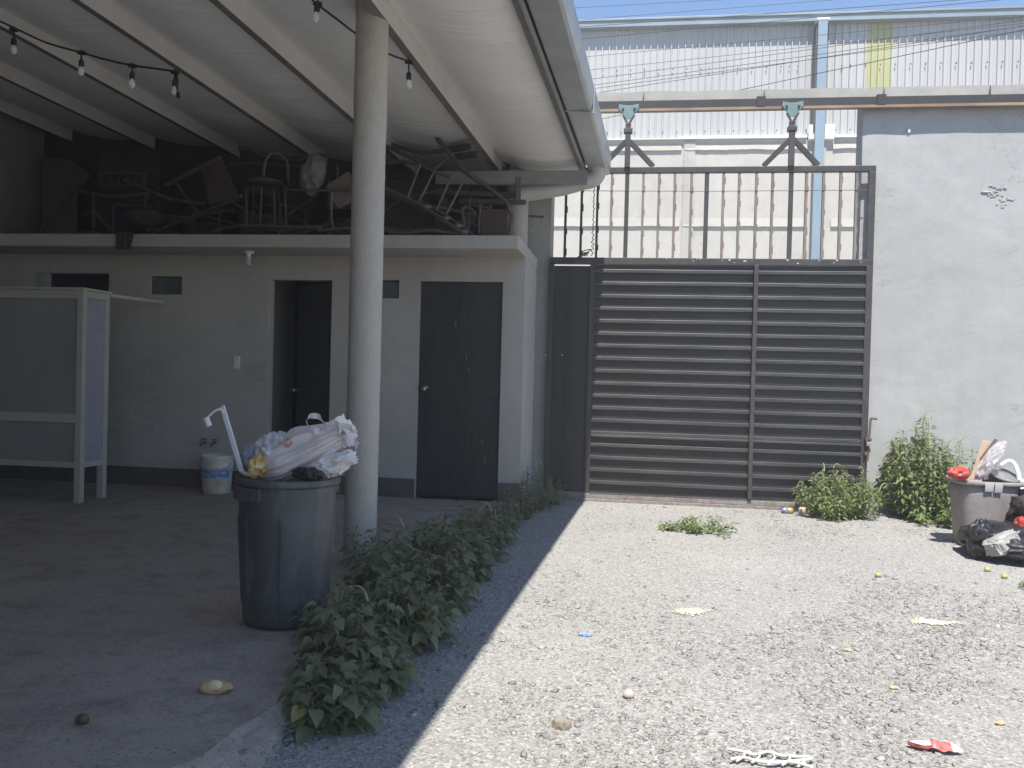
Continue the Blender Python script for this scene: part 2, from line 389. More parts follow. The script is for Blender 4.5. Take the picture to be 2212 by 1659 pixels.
# concrete floor with a ragged broken edge
SLZ = .08
edge = []
Y = 9.6
while Y > 2.95:
    x = -1.10-.03*(9-Y)/6*4 + .03*mn.noise((Y*2.3, 1, 0)) + .02*mn.noise((Y*9, 5, 0))
    edge.append((x if Y > 4 else x-.02, Y)); Y -= .07
for (px, py) in ((580, 1528), (560, 1548), (520, 1566), (480, 1600), (440, 1630), (405, 1648), (330, 1668), (240, 1700)):
    p = oz(px, py, SLZ); edge.append((p.x, p.y))
last = edge[-1]
for i in range(40):
    edge.append((last[0]-.02*i+.03*mn.noise((i*.7, 3, 0)), last[1]-.22*i))
poly = [(x, y) for x, y in edge] + [(-7.0, edge[-1][1]), (-7.0, 9.6)]
top = [(x, y, SLZ) for x, y in poly]
mb = MB(); n = len(poly); ne = len(edge)
mb.add(top, [tuple(reversed(range(n)))])
def brk(i, k):
    x, y = edge[i]; n1 = mn.noise((x*6, y*6, k*3.1)); n2 = mn.noise((x*21, y*21, k*5.7))
    o = (0, .025, .07, .13)[k]*(1+.7*n1) + .02*n2*(k > 0)
    z = (SLZ, SLZ-.018, .035, -.012)[k] + (.02*n1+.012*n2)*(0 < k < 3)
    return (x+o, y-.45*o*(y < 2.95), z)
for i in range(ne-1):     # broken slanting side
    for k in range(3): mb.quad(brk(i, k), brk(i+1, k), brk(i+1, k+1), brk(i, k+1))
struct(mb.build('concrete_floor', 'floor'), label='worn concrete floor under the canopy', cat='floor')

IV = np.array([(x, y, z) for z in (-1, 1) for x, y in ((-1, -1), (1, -1), (1, 1), (-1, 1))], float)*.8
IF = np.array([(3, 2, 1), (3, 1, 0), (4, 5, 6), (4, 6, 7), (0, 1, 5), (0, 5, 4), (1, 2, 6), (1, 6, 5), (2, 3, 7), (2, 7, 6), (3, 0, 4), (3, 4, 7)])
def pebbles(name, pts, sizes, mat, zs=None, seed=1, squash=(.28, .6), sink=.08):
    rng = np.random.default_rng(seed); N = len(pts)
    V = IV[None]*(1+rng.uniform(-.55, .35, (N, 8, 3)))
    sc = np.stack([rng.uniform(.75, 1.35, N), rng.uniform(.6, 1.0, N), rng.uniform(*squash, N)], 1)
    V = V*sc[:, None, :]
    tx = rng.normal(0, .35, N); c, s = np.cos(tx), np.sin(tx)
    V = np.stack([V[..., 0], V[..., 1]*c[:, None]-V[..., 2]*s[:, None], V[..., 1]*s[:, None]+V[..., 2]*c[:, None]], -1)
    an = rng.uniform(0, 2*np.pi, N); c, s = np.cos(an), np.sin(an)
    V = np.stack([V[..., 0]*c[:, None]-V[..., 1]*s[:, None], V[..., 0]*s[:, None]+V[..., 1]*c[:, None], V[..., 2]], -1)
    V = V*sizes[:, None, None]/2
    V[..., 0] += pts[:, 0:1]; V[..., 1] += pts[:, 1:2]
    V[..., 2] += (pts[:, 2] if pts.shape[1] > 2 else 0*pts[:, 0])[:, None] + (sizes*sink)[:, None]
    F = IF[None]+(np.arange(N)*8)[:, None, None]
    me = bpy.data.meshes.new(name)
    me.vertices.add(N*8); me.vertices.foreach_set('co', V.reshape(-1))
    nf = N*12; me.loops.add(nf*3); me.loops.foreach_set('vertex_index', F.reshape(-1))
    me.polygons.add(nf); me.polygons.foreach_set('loop_start', np.arange(nf)*3)
    me.update(calc_edges=True); me.validate(); me.materials.append(M[mat])
    o = bpy.data.objects.new(name, me); COL.objects.link(o); return o
rng = np.random.default_rng(11)
N = 330000
P = np.stack([rng.uniform(-1.45, 6.5, N), 1.0+8.1*rng.uniform(0, 1, N)**1.35], 1)
dens = np.array([mn.noise((x*.75, y*.55, 3.1))*.9 + mn.noise((x*2.6, y*1.9, 9.2))*.55 for x, y in P])
trk = np.maximum(np.exp(-((P[:, 0]-.25-.05*P[:, 1])/.22)**2), np.exp(-((P[:, 0]-1.7-.05*P[:, 1])/.24)**2))
near = np.clip((6.5-P[:, 1])/4.5, 0, 1)
keep = rng.uniform(0, 1, N) < np.clip(.12+.85*(dens-.28*trk)+.12*near, .015, .85)
keep &= ~((P[:, 0] < -1.0) & (rng.uniform(0, 1, N) < .5))
keep &= ~((P[:, 0] < -1.28) & (P[:, 1] > 2.65))
keep &= ~((P[:, 1] > 8.2) & (rng.uniform(0, 1, N) < .6)) & ~((P[:, 1] > 8.93))
keep &= ~((P[:, 0] < -.5+.02*(P[:, 1]-3)) & (P[:, 1] > 2.5) & (rng.uniform(0, 1, N) < .62))
P = P[keep]
sz = np.clip(rng.lognormal(math.log(.0108), .48, len(P)), .005, .034) * (1+.30*np.clip((3.6-P[:, 1])/1.5, 0, 1))
struct(pebbles('gravel', P, sz, 'pebble', seed=4), 'stuff', 'loose grey gravel scattered over the yard', 'gravel')
# broken bits along the crumbled floor edge and dirt specks on the floor
pts = []
for i in range(520):
    e = edge[random.randrange(86, min(len(edge)-1, 118))]
    o = abs(random.gauss(.09, .09)); pts.append((e[0]+o+.01, e[1]-random.uniform(0, .2), max(0, .05-.45*o)))
pts = np.array(pts)
struct(pebbles('broken_concrete_bits', pts, np.array([random.uniform(.008, .03) for _ in pts]), 'pebble', seed=9), 'stuff', 'broken concrete bits along the crumbled floor edge', 'rubble')
pts = np.array([(random.uniform(-6, -1.5), 2.2+5.6*random.random()**1.5, SLZ) for _ in range(4200)])
struct(pebbles('floor_grit', pts, np.array([random.uniform(.003, .009) for _ in pts]), 'pebble', seed=10), 'stuff', 'fine grit lying on the concrete floor', 'grit')

# ------------------------------------------------------------------ toilet block
def wall_holes(mb, x0, x1, z0, z1, yf, yb, holes):
    xs = sorted({x0, x1, *[h[0] for h in holes], *[h[1] for h in holes]}); zs = sorted({z0, z1, *[h[2] for h in holes], *[h[3] for h in holes]})
    for i in range(len(xs)-1):
        for j in range(len(zs)-1):
            cx, cz = (xs[i]+xs[i+1])/2, (zs[j]+zs[j+1])/2
            if any(h[0] < cx < h[1] and h[2] < cz < h[3] for h in holes): continue
            a, b, c, d = xs[i], xs[i+1], zs[j], zs[j+1]
            mb.quad((a, yf, c), (b, yf, c), (b, yf, d), (a, yf, d)); mb.quad((b, yb, c), (a, yb, c), (a, yb, d), (b, yb, d))
    for a, b, c, d in holes:
        mb.quad((a, yf, c), (a, yf, d), (a, yb, d), (a, yb, c)); mb.quad((b, yf, d), (b, yf, c), (b, yb, c), (b, yb, d))
        mb.quad((a, yf, d), (b, yf, d), (b, yb, d), (a, yb, d)); mb.quad((a, yf, c), (a, yb, c), (b, yb, c), (b, yf, c))
BY, BX, WZ = 8.1, -1.04, 2.40
D1 = (-3.58, -2.935, SLZ, 2.166); D2 = (-2.06, -1.25, SLZ, 2.168)
W1 = (-4.85, -4.50, 2.005, 2.188); W2 = (-2.62, -2.262, 1.998, 2.175); HT = (-6.115, -5.29, 1.45, 2.21)
blk = thing('toilet_block', 'low grey plastered block with two dark doors and a flat concrete roof', 'building', (-4, BY, 0))
mb = MB(); wall_holes(mb, -6.98, BX, 0, WZ, BY, BY+.13, [D1, D2, W1, W2, HT])
mb.quad((BX, BY, 0), (BX, 9.4, 0), (BX, 9.4, WZ), (BX, BY, WZ)); mb.quad((BX-.12, 9.4, 0), (BX-.12, BY+.13, 0), (BX-.12, BY+.13, WZ), (BX-.12, 9.4, WZ))
for px in (-2.75, -3.9, -5.1): mb.box(px-.06, px+.06, BY+.131, 9.39, 0, WZ-.001)
mb.build('wall', 'plaster_in', blk)
mb = MB(); mb.box(-6.98, BX+.004, 7.53, 9.4, WZ+.001, 2.518); mb.build('roof_slab', 'plaster_in', blk, bevel=.006)
for a, b in ((-6.98, D1[0]-.004), (D1[1]+.004, D2[0]-.004), (D2[1]+.004, BX+.004)):
    mb = MB(); mb.box(a, b, BY-.012, BY+.01, SLZ, .262); mb.build('skirting', 'skirting', blk, bevel=.003)
def ribbed_door(x0, x1, z0, z1, y, par, mat):
    mb = MB(); mb.box(x0, x1, y, y+.03, z0, z1)
    k = 10
    for i in range(1, k):
        x = x0+(x1-x0)*i/k
        for za, zb in ((z0+.14, z0+.98), (z0+1.06, z1-.05)): mb.box(x-.006, x+.006, y-.006, y+.002, za, zb)
    mb.box(x0+.01, x1-.01, y-.012, y+.003, z0+.99, z0+1.05); mb.box(x0+.01, x1-.01, y-.012, y+.003, z0+.02, z0+.13)
    return mb.build('door', mat, par, bevel=.002)
d = ribbed_door(D2[0]+.005, D2[1]-.005, SLZ+.012, D2[3]-.006, BY+.05, blk, 'door')
d['label'] = 'closed black ribbed metal door with round knob'
mb = MB()
for px, py, ln in ((985, 700, .05), (1008, 772, .07), (1012, 800, .03), (1041, 955, .05), (1048, 992, .07), (1049, 1050, .05), (963, 726, .015)):
    q = oy(px, py, BY+.046); mb = MB(); mb.box(q.x-.0022, q.x+.0022, BY+.0425, BY+.0445, q.z-ln/2, q.z+ln/2); mb.build('scratch', 'card', d)
mb = MB(); kx, ky, kz = oy(916, 840, BY)[:]
mb.lathe((kx, BY+.038, kz), [(.001, -.075), (.022, -.07), (.03, -.05), (.022, -.032), (.012, -.028), (.012, 0), (.032, 0), (.034, .008)], 20, axis='y'); mb.build('knob', 'brass', d)
# the half open door of the left room
th = math.radians(38); L = .64
hx, hy = D1[1]-.015, BY+.06
dd = Vector((-math.cos(th), math.sin(th), 0)); nn = Vector((-math.sin(th), -math.cos(th), 0))
p0 = Vector((hx, hy, SLZ+.012)); p1 = p0+dd*L
mb = MB(); mb.slab([p0, p1, p1+Vector((0, 0, 2.06)), p0+Vector((0, 0, 2.06))], nn*-.035)
mb.slab([p0+dd*.06+Vector((0, 0, .15)), p0+dd*.58+Vector((0, 0, .15)), p0+dd*.58+Vector((0, 0, .95)), p0+dd*.06+Vector((0, 0, .95))], nn*.008)
mb.slab([p0+dd*.06+Vector((0, 0, 1.08)), p0+dd*.58+Vector((0, 0, 1.08)), p0+dd*.58+Vector((0, 0, 1.95)), p0+dd*.06+Vector((0, 0, 1.95))], nn*.008)
d = mb.build('door', 'door_grey', blk, bevel=.003); d['label'] = 'charcoal door standing half open inwards'
mb = MB(); kp = p0+dd*.59+Vector((0, 0, .98)); mb.tube([kp, kp+nn*.05], .012, 10); mb.blob(kp+nn*.065, .026, 1, 0, 1, 2); mb.build('knob', 'brass', d)
for nm, W in (('window', W1), ('window', W2)):
    x0, x1, z0, z1 = W; mb = MB(); yy = BY+.05
    for a, b, c, e in ((x0, x1, z0, z0+.012), (x0, x1, z1-.012, z1), (x0, x0+.012, z0+.012, z1-.012), (x1-.012, x1, z0+.012, z1-.012), ((x0+x1)/2-.007, (x0+x1)/2+.007, z0+.012, z1-.012)):
        mb.box(a, b, yy, yy+.025, c, e)
    w = mb.build('window', 'junk_metal', blk)
    mb = MB(); mb.quad((x0+.01, yy+.014, z0+.01), (x1-.01, yy+.014, z0+.01), (x1-.01, yy+.014, z1-.01), (x0+.01, yy+.014, z1-.01)); mb.build('pane', 'frost', w)
mb = MB(); mb.box(HT[0], HT[0]+.115, BY+.012, BY+.1, HT[2], HT[3]); mb.box(HT[0]+.115, HT[1], BY+.03, BY+.09, HT[2]-.001, HT[2]+.04)
w = mb.build('service_hatch', 'plaster', blk)
mb = MB(); mb.quad((HT[0]+.12, BY+.125, HT[2]), (HT[1], BY+.125, HT[2]), (HT[1], BY+.125, HT[3]), (HT[0]+.12, BY+.125, HT[3])); mb.build('dark_inside_sheet', 'dark', w)  # dark sheet put in for the unlit inside of the hatch

# fixtures on the block
cf = oz(537, 543, WZ)
t = thing('ceiling_bulb', 'white spiral bulb hanging from the underside of the flat roof', 'light bulb', (cf.x, cf.y, WZ))
mb = MB(); mb.lathe((cf.x, cf.y, WZ), [(.001, -.022), (.045, -.02), (.052, 0)], 20); mb.build('base_plate', 'white_plastic', t)
mb = MB(); mb.lathe((cf.x, cf.y, WZ), [(.001, -.06), (.022, -.06), (.022, -.02)], 14); mb.build('socket', 'white_plastic', t)
mb = MB(); mb.tube([(cf.x+.02*math.cos(a*.55), cf.y+.02*math.sin(a*.55), WZ-.06-.0019*a) for a in range(36)], .006, 7); mb.build('spiral_tube', 'white_plastic', t)
sw = oy(512, 783, BY)
t = thing('light_switch', 'cream switch plate on the grey wall left of the half open door', 'switch', (sw.x, BY, sw.z))
mb = MB(); mb.box(sw.x-.034, sw.x+.034, BY-.012, BY-.001, sw.z-.062, sw.z+.062); mb.build('plate', 'switch', t, bevel=.005)
mb = MB(); mb.box(sw.x-.012, sw.x+.012, BY-.018, BY-.0125, sw.z-.025, sw.z+.025); mb.build('rocker', 'white_plastic', t, bevel=.003)
for (px, py), lab in (((445, 955), 'left one of two small water taps low on the wall above the paint bucket'), ((467, 956), 'right one of two small water taps low on the wall, nearer the trash can')):
    q = oy(px, py, BY); t = thing('water_tap', lab, 'tap', (q.x, BY, q.z), 'taps above the paint bucket')
    mb = MB(); mb.tube(smoothpath([(q.x, BY, q.z), (q.x, BY-.05, q.z), (q.x-.01, BY-.075, q.z-.01), (q.x-.012, BY-.08, q.z-.035)], 4), .01, 8); mb.build('spout', 'junk_metal', t)
    mb = MB(); mb.tube([(q.x, BY-.04, q.z+.008), (q.x, BY-.04, q.z+.03)], .006, 6); mb.bar((q.x-.03, BY-.04, q.z+.033), (q.x+.03, BY-.04, q.z+.033), .01, .008); mb.build('handle', 'junk_metal', t)

# boundary walls behind and beside the canopy
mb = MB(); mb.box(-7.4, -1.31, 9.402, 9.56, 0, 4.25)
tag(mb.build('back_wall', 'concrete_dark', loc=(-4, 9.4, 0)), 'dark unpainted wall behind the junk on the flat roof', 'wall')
mb = MB(); mb.box(-7.2, -7.002, -3.6, 9.40, 0, 4.06); mb.box(-7.2, -1.9, -3.8, -3.601, 0, 3.72)  # second box is an unseen return wall, added to darken the left bay
tag(mb.build('side_wall_with_blocker', 'side_wall_with_blocker', loc=(-7, 4, 0)), 'grey side wall at the far left end of the canopy, with an added unseen return', 'wall')
mb = MB(); mb.box(-1.30, -.905, 9.07, 9.41, 0, 4.07)
tag(mb.build('gate_pillar', 'concrete', loc=(-1.1, 9.07, 0)), 'square grey concrete pillar between toilet block and gate', 'pillar')
mb = MB(); mb.lathe((-1.235, 8.83, 2.519), [(.115, 0), (.115, .78)], 28); mb.disc((-1.235, 8.83, 3.298), .115)
tag(mb.build('short_column', 'column', loc=(-1.235, 8.83, 2.519)), 'short round grey column standing on the flat roof beside the junk', 'column')

# ------------------------------------------------------------------ canopy
YE = 8.93; ZR, XG, SR, GR = 3.45, -.5, .1, .02
def cv(xc, y, dz=0.0): return Vector((xc+.04*(y-8.6), y, ZR+GR*(8.6-y)+SR*(XG-xc)+dz))
PUR = [-1.434, -2.476, -3.527, -4.574, -5.62, -6.67]
can = thing('canopy_roof', 'sloping canopy with sagging white lining, beige purlins and metal gutter', 'canopy', (-3, 3, 3.5))
bays = [(-.56, PUR[0])] + [(PUR[i], PUR[i+1]) for i in range(5)] + [(PUR[5], -7.1)]
mb = MB()
for bi, (a, b) in enumerate(bays):
    y1 = YE if bi == 0 else 9.40
    sag = .10 if bi == 0 else .055
    def fn(u, v, a=a, b=b, y1=y1, sag=sag, bi=bi):
        y = -9+(y1+9)*v; xc = a+(b-a)*u
        w = 4*u*(1-u); wr = 0
        e = max(0, 1-u*3.2) if bi == 0 else 0
        wr = .016*mn.noise((u*1.2+bi*5, y*3.1, 1.7))*w + .03*e*mn.noise((.3+u*2, y*8.5, 4.4))*min(1, u*14)
        return cv(xc, y, -.012-sag*w*(1+.35*mn.noise((bi*3.3, y*.6, 0)))+wr)
    mb.grid(fn, 18, 320)
mb.build('ceiling_lining', 'lining', can)
mb = MB()
mb.hexa([cv(-7.15, -9, .06), cv(-.47, -9, .06), cv(-.47, YE+.02, .06), cv(-7.15, YE+.02, .06), cv(-7.15, -9, .1), cv(-.47, -9, .1), cv(-.47, YE+.02, .1), cv(-7.15, YE+.02, .1)])
mb.hexa([cv(-7.15, YE+.02, .06), cv(-1.3, YE+.02, .06), cv(-1.3, 9.42, .06), cv(-7.15, 9.42, .06), cv(-7.15, YE+.02, .1), cv(-1.3, YE+.02, .1), cv(-1.3, 9.42, .1), cv(-7.15, 9.42, .1)])
mb.build('roof_sheet', 'galv', can)
def cbox(mb, x0, x1, y0, y1, z0, z1):
    mb.hexa([cv(x0, y0, z0), cv(x1, y0, z0), cv(x1, y1, z0), cv(x0, y1, z0), cv(x0, y0, z1), cv(x1, y0, z1), cv(x1, y1, z1), cv(x0, y1, z1)])
for i, x in enumerate(PUR):
    mb = MB(); y1 = 8.90 if i == 0 else 9.39
    cbox(mb, x-.005, x, -9, y1, -.145, .05); cbox(mb, x-.065, x-.005, -9, y1, -.145, -.140); cbox(mb, x-.065, x-.060, -9, y1, -.140, -.115)
    p = mb.build('purlin', 'purlin', can)
    mb = MB(); cbox(mb, x-.0645, x-.001, -9, y1, -.148, -.1455); mb.build('flange_shade', 'purlin_dark', p)  # dark underside strip puts the flange's shade into colour
mb = MB(); cbox(mb, -.60, -.555, -9, YE-.03, -.105, .055); mb.build('edge_beam', 'purlin_dark', can)
mb = MB(); cbox(mb, -.553, -.535, -9, YE-.03, -.12, -.08); mb.build('edge_trim', 'galv_gutter', can)
# gutter: flat bottom, rolled outer side
prof = [(-.515, .06), (-.515, -.085), (-.50, -.09), (-.335, -.075), (-.315, -.06), (-.305, -.02), (-.303, .06), (-.30, .115), (-.318, .125), (-.33, .118)]
mb = MB(); ys = [-9, -3, 0, 2.2, 4.6, 6.85, 6.855, YE-.06]
vs = []; 
for k, y in enumerate(ys):
    g = .004 if k >= 6 else 0
    for (x, z) in prof: vs.append(cv(x+g, y, z-g))
npf = len(prof); fs = [(k*npf+i, (k+1)*npf+i, (k+1)*npf+i+1, k*npf+i+1) for k in range(len(ys)-1) for i in range(npf-1)]
mb.add(vs, fs); mb.slab([cv(x, YE-.06, z) for x, z in prof], (0, .004, 0))
g = mb.build('gutter', 'galv_gutter', can)
mb = MB()
for y in (2.3, 4.55, 6.85): cbox(mb, -.522, -.296, y-.012, y+.012, -.094, -.088); cbox(mb, -.300, -.296, y-.012, y+.012, -.088, .12)
mb.build('joint_strap', 'galv', g)
mb = MB(); mb.box(-2.0, -.50, 8.40, 8.48, 3.165, 3.292); mb.build('header_beam', 'header', can); mb = MB(); mb.box(-1.33, -.86, 8.90, 8.94, 3.373, 3.475); mb.build('end_board', 'header', can)
mb = MB(); a = oy(1298, 372, 8.62)
el = smoothpath([(a.x-.04, 8.62, 3.38), (a.x-.03, 8.62, 3.31), (a.x-.075, 8.62, 3.25), (a.x-.17, 8.61, 3.225)], 5)
e2 = oy(1122, 413, 8.3)
mb.tube(el+[(-.75, 8.60, 3.165), (e2.x-.05, 8.58, 3.09)], .080, 24)
pp = thing('drain_pipe', 'large pale plastic drain pipe with an elbow under the gutter end', 'pipe', (a.x, 8.6, 3.3))
mb.build('pipe', 'pvc', pp)
mb = MB(); mb.tube([el[0]+Vector((0, 0, .03)), el[0]-Vector((0, 0, .05))], .087, 24); mb.tube([el[-1], el[-1]+Vector((-.10, -.003, -.012))], .088, 24); mb.build('collar', 'pvc', pp)

# round column that carries the canopy
cx, cy = oz(773, 1222, SLZ).x, 5.22
t = thing('round_column', 'tall round rough concrete column carrying the canopy beside the trash can', 'column', (cx, cy, SLZ))
mb = MB(); pr = []
for i in range(120):
    z = SLZ-.02+3.75*i/119; pr.append((.102, z))
mb.lathe((cx, cy, 0), pr, 48)
mb.v = [(x+(x-cx)*.022*mn.noise((x*14, y*14, z*7)), y+(y-cy)*.022*mn.noise((x*14, y*14, z*7)), z) for x, y, z in mb.v]
mb.build('shaft', 'column', t)
mb = MB(); mb.box(cx-.16, cx+.16, cy-.16, cy+.16, 3.735, 3.752); mb.build('cap_plate', 'junk_metal', t)

# ------------------------------------------------------------------ string lights
def light_string(label, pts, drops, Y0, k=1.0):
    P = [Vector(p) for p in pts]
    t = thing('string_lights', label, 'string lights', P[-1], 'strings of bulbs under the canopy')
    mb = MB(); mb.tube(smoothpath(P, 6), .007, 7); mb.build('cord', 'cable', t)
    for q, ln, tilt in drops:
        q = Vector(q); d = Vector((math.sin(tilt), 0, -math.cos(tilt)))
        mb = MB(); mb.tube([q+Vector((0, 0, .02)), q, q+d*ln, ], .006, 6); mb.tube([q+Vector((-.025, 0, .004)), q+Vector((.025, 0, -.004))], .014, 8)
        a = q+d*ln; mb.tube([a, a+d*.012*k, a+d*.055*k, a+d*.06*k], [.012*k, .021*k, .021*k, .017*k], 12); s = mb.build('socket', 'cable', t)
        mb = MB(); mb.tube([a+d*z*k for z in (.06, .075, .095, .115, .13, .136)], [r*k for r in (.014, .021, .026, .024, .014, .003)], 14); mb.build('bulb', 'bulb', s)
    return t
L = [oy(-60, 22, 5.1), oy(0, 46, 5.15), oy(37, 63, 5.2), oy(100, 92, 5.25), oy(174, 113, 5.3), oy(230, 129, 5.3), oy(286, 141, 5.3), oy(335, 148, 5.3), oy(377, 154, 5.3)]
light_string('left black cord with four bulbs in a row under the dark purlins', L,
             [(oy(30, 64, 5.2), .055, .02), (oy(176, 114, 5.3), .045, 0), (oy(286, 142, 5.3), .04, 0), (oy(378, 156, 5.3), .045, .0)], 5.2, .8)
mb = MB()
a = oy(380, 158, 5.3); tl = smoothpath([a, a+Vector((.012, 0, -.05)), a+Vector((.008, 0, -.10)), a+Vector((.016, 0, -.13))], 4)
mb.tube(tl, .008, 6); mb.tube([tl[-1], tl[-1]+Vector((.004, 0, -.03))], .013, 8)
mb.build('plug_end', 'cable', [o for o in COL.objects if o.name == 'string_lights'][0])
Rr = [oy(655, -20, 4.95), oy(675, 0, 5.0), oy(702, 22, 5.08), oy(735, 47, 5.2), oy(768, 72, 5.38), oy(837, 115, 5.6), oy(884, 132, 5.75)]
light_string('right black cord passing behind the round column with one bulb each side', Rr,
             [(oy(686, 8, 5.04), .0, -.1), (oy(883, 134, 5.75), .07, .03)], 5.2, .85)

# ------------------------------------------------------------------ gate
GY = 9.0
gt = thing('sliding_gate', 'tall black steel sliding gate with slatted panel and barred top', 'gate', (.7, GY, 0))
X0, X1 = -.90, 2.32; ZM0, ZM1, ZT0, ZT1 = 2.455, 2.525, 3.395, 3.455
mb = MB()
mb.box(X0, X1, GY-.03, GY+.03, ZT0, ZT1); mb.box(X0, X1, GY-.032, GY+.03, ZM0, ZM1)
mb.box(X1-.065, X1, GY-.031, GY+.031, .10, ZM0); mb.box(X1-.065, X1, GY-.031, GY+.031, ZM1, ZT0)
mb.box(X0, X0+.05, GY-.03, GY+.03, .08, ZM0-.002)
mb.box(-.475, -.425, GY-.042, GY+.03, .08, ZM0-.002)
dv = oy(1633, 620, GY-.07).x; mb.box(dv-.021, dv+.021, GY-.073, GY-.02, .10, ZM0-.003)
mb.build('frame', 'gate_frame', gt, bevel=.004)
mb = MB(); mb.box(X0+.05, -.45, GY-.004, GY+.004, .085, ZM0-.016); mb.box(-.4499, X1-.065, GY-.004, GY+.004, .085, ZM0-.003); mb.box(X0+.20, X0+.235, GY-.02, GY-.0045, .1, ZM0-.05)
mb.build('sheet_panel', 'gate_sheet', gt)
pitch = (oy(1600, 589, GY).z-oy(1590, 1081, GY).z)/18
ztop = oy(1600, 589, GY).z
sl = 0
for i in range(19):
    zc = ztop-pitch*i
    for a, b in ((-.425, dv-.022), (dv+.022, X1-.066)):
        mb = MB(); rs = random.Random(i*7+int(a*100)); j0, j1 = rs.uniform(-.003, .003), rs.uniform(-.003, .003); yo = rs.uniform(-.003, .002)
        mb.hexa([(a, GY-.042+yo, zc-.019+j0), (b, GY-.042+yo, zc-.019+j1), (b, GY-.0045, zc-.019+j1), (a, GY-.0045, zc-.019+j0), (a, GY-.042+yo, zc+.019+j0), (b, GY-.042+yo, zc+.019+j1), (b, GY-.0045, zc+.019+j1), (a, GY-.0045, zc+.019+j0)])
        if i == 13: mb.box(a, b, GY-.05, GY-.006, zc-.045, zc-.0195)
        mb.build('slat', 'gate_slat', gt, bevel=.005)
mb = MB(); mb.box(X0+.02, X1, GY-.045, GY+.045, .03, .082); mb.box(X0, X1+.1, GY-.06, GY-.046, -.01, .032)
mb.build('bottom_rail', 'gate_rail', gt, bevel=.006)
mb = MB(); rs = random.Random(9)
for px in (1497, 1505, 1512, 1560, 1575, 1585, 1608, 1700, 1722, 1768, 1800, 1806, 1440, 1858):
    q = oy(px, 566, GY); mb.blob((q.x, GY-.0325, rs.uniform(ZM0+.02, ZM1-.004)), (rs.uniform(.005, .022), .0022, rs.uniform(.003, .009)), px, .6, 2, 1, False)
mb.build('paint_chips', 'paper', gt)
for px in (1178, 1214):
    q = oy(px, 767, GY); mb = MB(); mb.blob((q.x, GY-.006, q.z), (.006, .004, .009), 3, .2, 2, 2); mb.build('rivet', 'white_trim', gt)
# barred top
bx = [(x, 'thin') for x in (1222, 1256, 1290, 1320, 1388, 1422, 1456, 1492, 1561, 1595, 1632, 1667, 1740, 1777, 1814, 1848)] + [(1353, 'thick'), (1525, 'thick'), (1707, 'thick')]
for px, k in bx:
    x = oy(px, 460, GY).x; mb = MB(); rr = random.Random(px)
    w = .042 if k == 'thick' else .024
    mb.box(x-w/2, x+w/2, GY-.02, GY+.02, ZM1+.001, ZT0-.001)
    if k == 'thin':
        ph = rr.choice((0, .06, .12))
        for zz in (2.62, 2.83, 3.06, 3.27):
            z = zz-ph*.6+rr.uniform(-.02, .02)
            mb.box(x+w/2+.001, x+w/2+.009, GY-.014, GY+.014, z, z+rr.uniform(.05, .08))
    o = mb.build('bar', 'gate_frame' if k == 'thick' or px < 1310 else 'gate_rust', gt, bevel=.002)  # thin bars at the left get the dark paint for canopy shade
    if k == 'thick': o['label'] = 'thick dark upright bar'
# hangers
for px, pz in ((1358, 242), (1714, 236)):
    q = oy(px, pz, GY-.07); x = q.x
    mb = MB()
    mb.slab([(x-.10, GY-.085, 4.10), (x-.105, GY-.085, 4.06), (x-.055, GY-.085, 3.985), (x-.03, GY-.085, 3.945), (x+.03, GY-.085, 3.945), (x+.055, GY-.085, 3.985), (x+.105, GY-.085, 4.06), (x+.10, GY-.085, 4.10), (x+.03, GY-.085, 4.085), (x-.03, GY-.085, 4.085)], (0, .012, 0))
    mb.v = [(a, b+.05, c) for a, b, c in mb.v]
    h = mb.build('hanger_plate', 'teal', gt, bevel=.003)
    mb = MB()
    for sx in (-.06, .06): mb.lathe((x+sx, GY-.036, 4.05), [(.001, -.02), (.012, -.018), (.014, 0)], 6, axis='y', smooth=False)
    mb.build('bolt', 'junk_metal', h)
    mb = MB(); mb.bar((x-.055, GY-.025, 3.985), (x, GY-.03, 3.88), .03, .02); mb.bar((x+.055, GY-.025, 3.985), (x, GY-.045, 3.88), .03, .02)
    mb.box(x-.028, x+.028, GY-.055, GY-.001, 3.45, 3.9); mb.box(x-.045, x+.045, GY-.065, GY+.012, 3.80, 3.845)
    mb.bar((x-.015, GY-.03, 3.72), (x-.265, GY-.005, 3.462), .05, .045, (0, 1, 0)); mb.bar((x+.015, GY-.03, 3.72), (x+.265, GY-.005, 3.462), .05, .045, (0, 1, 0))
    mb.build('hanger_stem', 'gate_frame', gt, bevel=.003)
mb = MB(); mb.tube([(X0+.02, GY-.024, 3.215), (.7, GY-.024, 3.205), (X1-.07, GY-.024, 3.212)], .0035, 5); mb.build('tie_wire', 'junk_metal', gt)
hk = oy(1881, 905, GY-.06)
mb = MB(); mb.tube(smoothpath([(hk.x-.02, GY-.06, hk.z-.42), (hk.x-.01, GY-.06, hk.z-.2), (hk.x, GY-.06, hk.z-.01), (hk.x+.012, GY-.06, hk.z+.006), (hk.x+.06, GY-.06, hk.z+.002)], 5), .011, 8)
mb.box(hk.x-.05, hk.x+.012, GY-.075, GY-.032, hk.z-.22, hk.z-.19); mb.box(hk.x-.05, hk.x-.005, GY-.07, GY-.032, hk.z-.36, hk.z-.325)
mb.build('latch', 'rust', gt, bevel=.002)
pk = oy(1876, 957, GY-.08)
t = thing('padlock', 'small silver padlock hanging on the rusty gate latch', 'padlock', (pk.x, GY-.08, pk.z))
mb = MB(); mb.box(pk.x-.022, pk.x+.022, GY-.098, GY-.074, pk.z-.03, pk.z+.012); mb.build('body', 'steel_bright', t, bevel=.005)
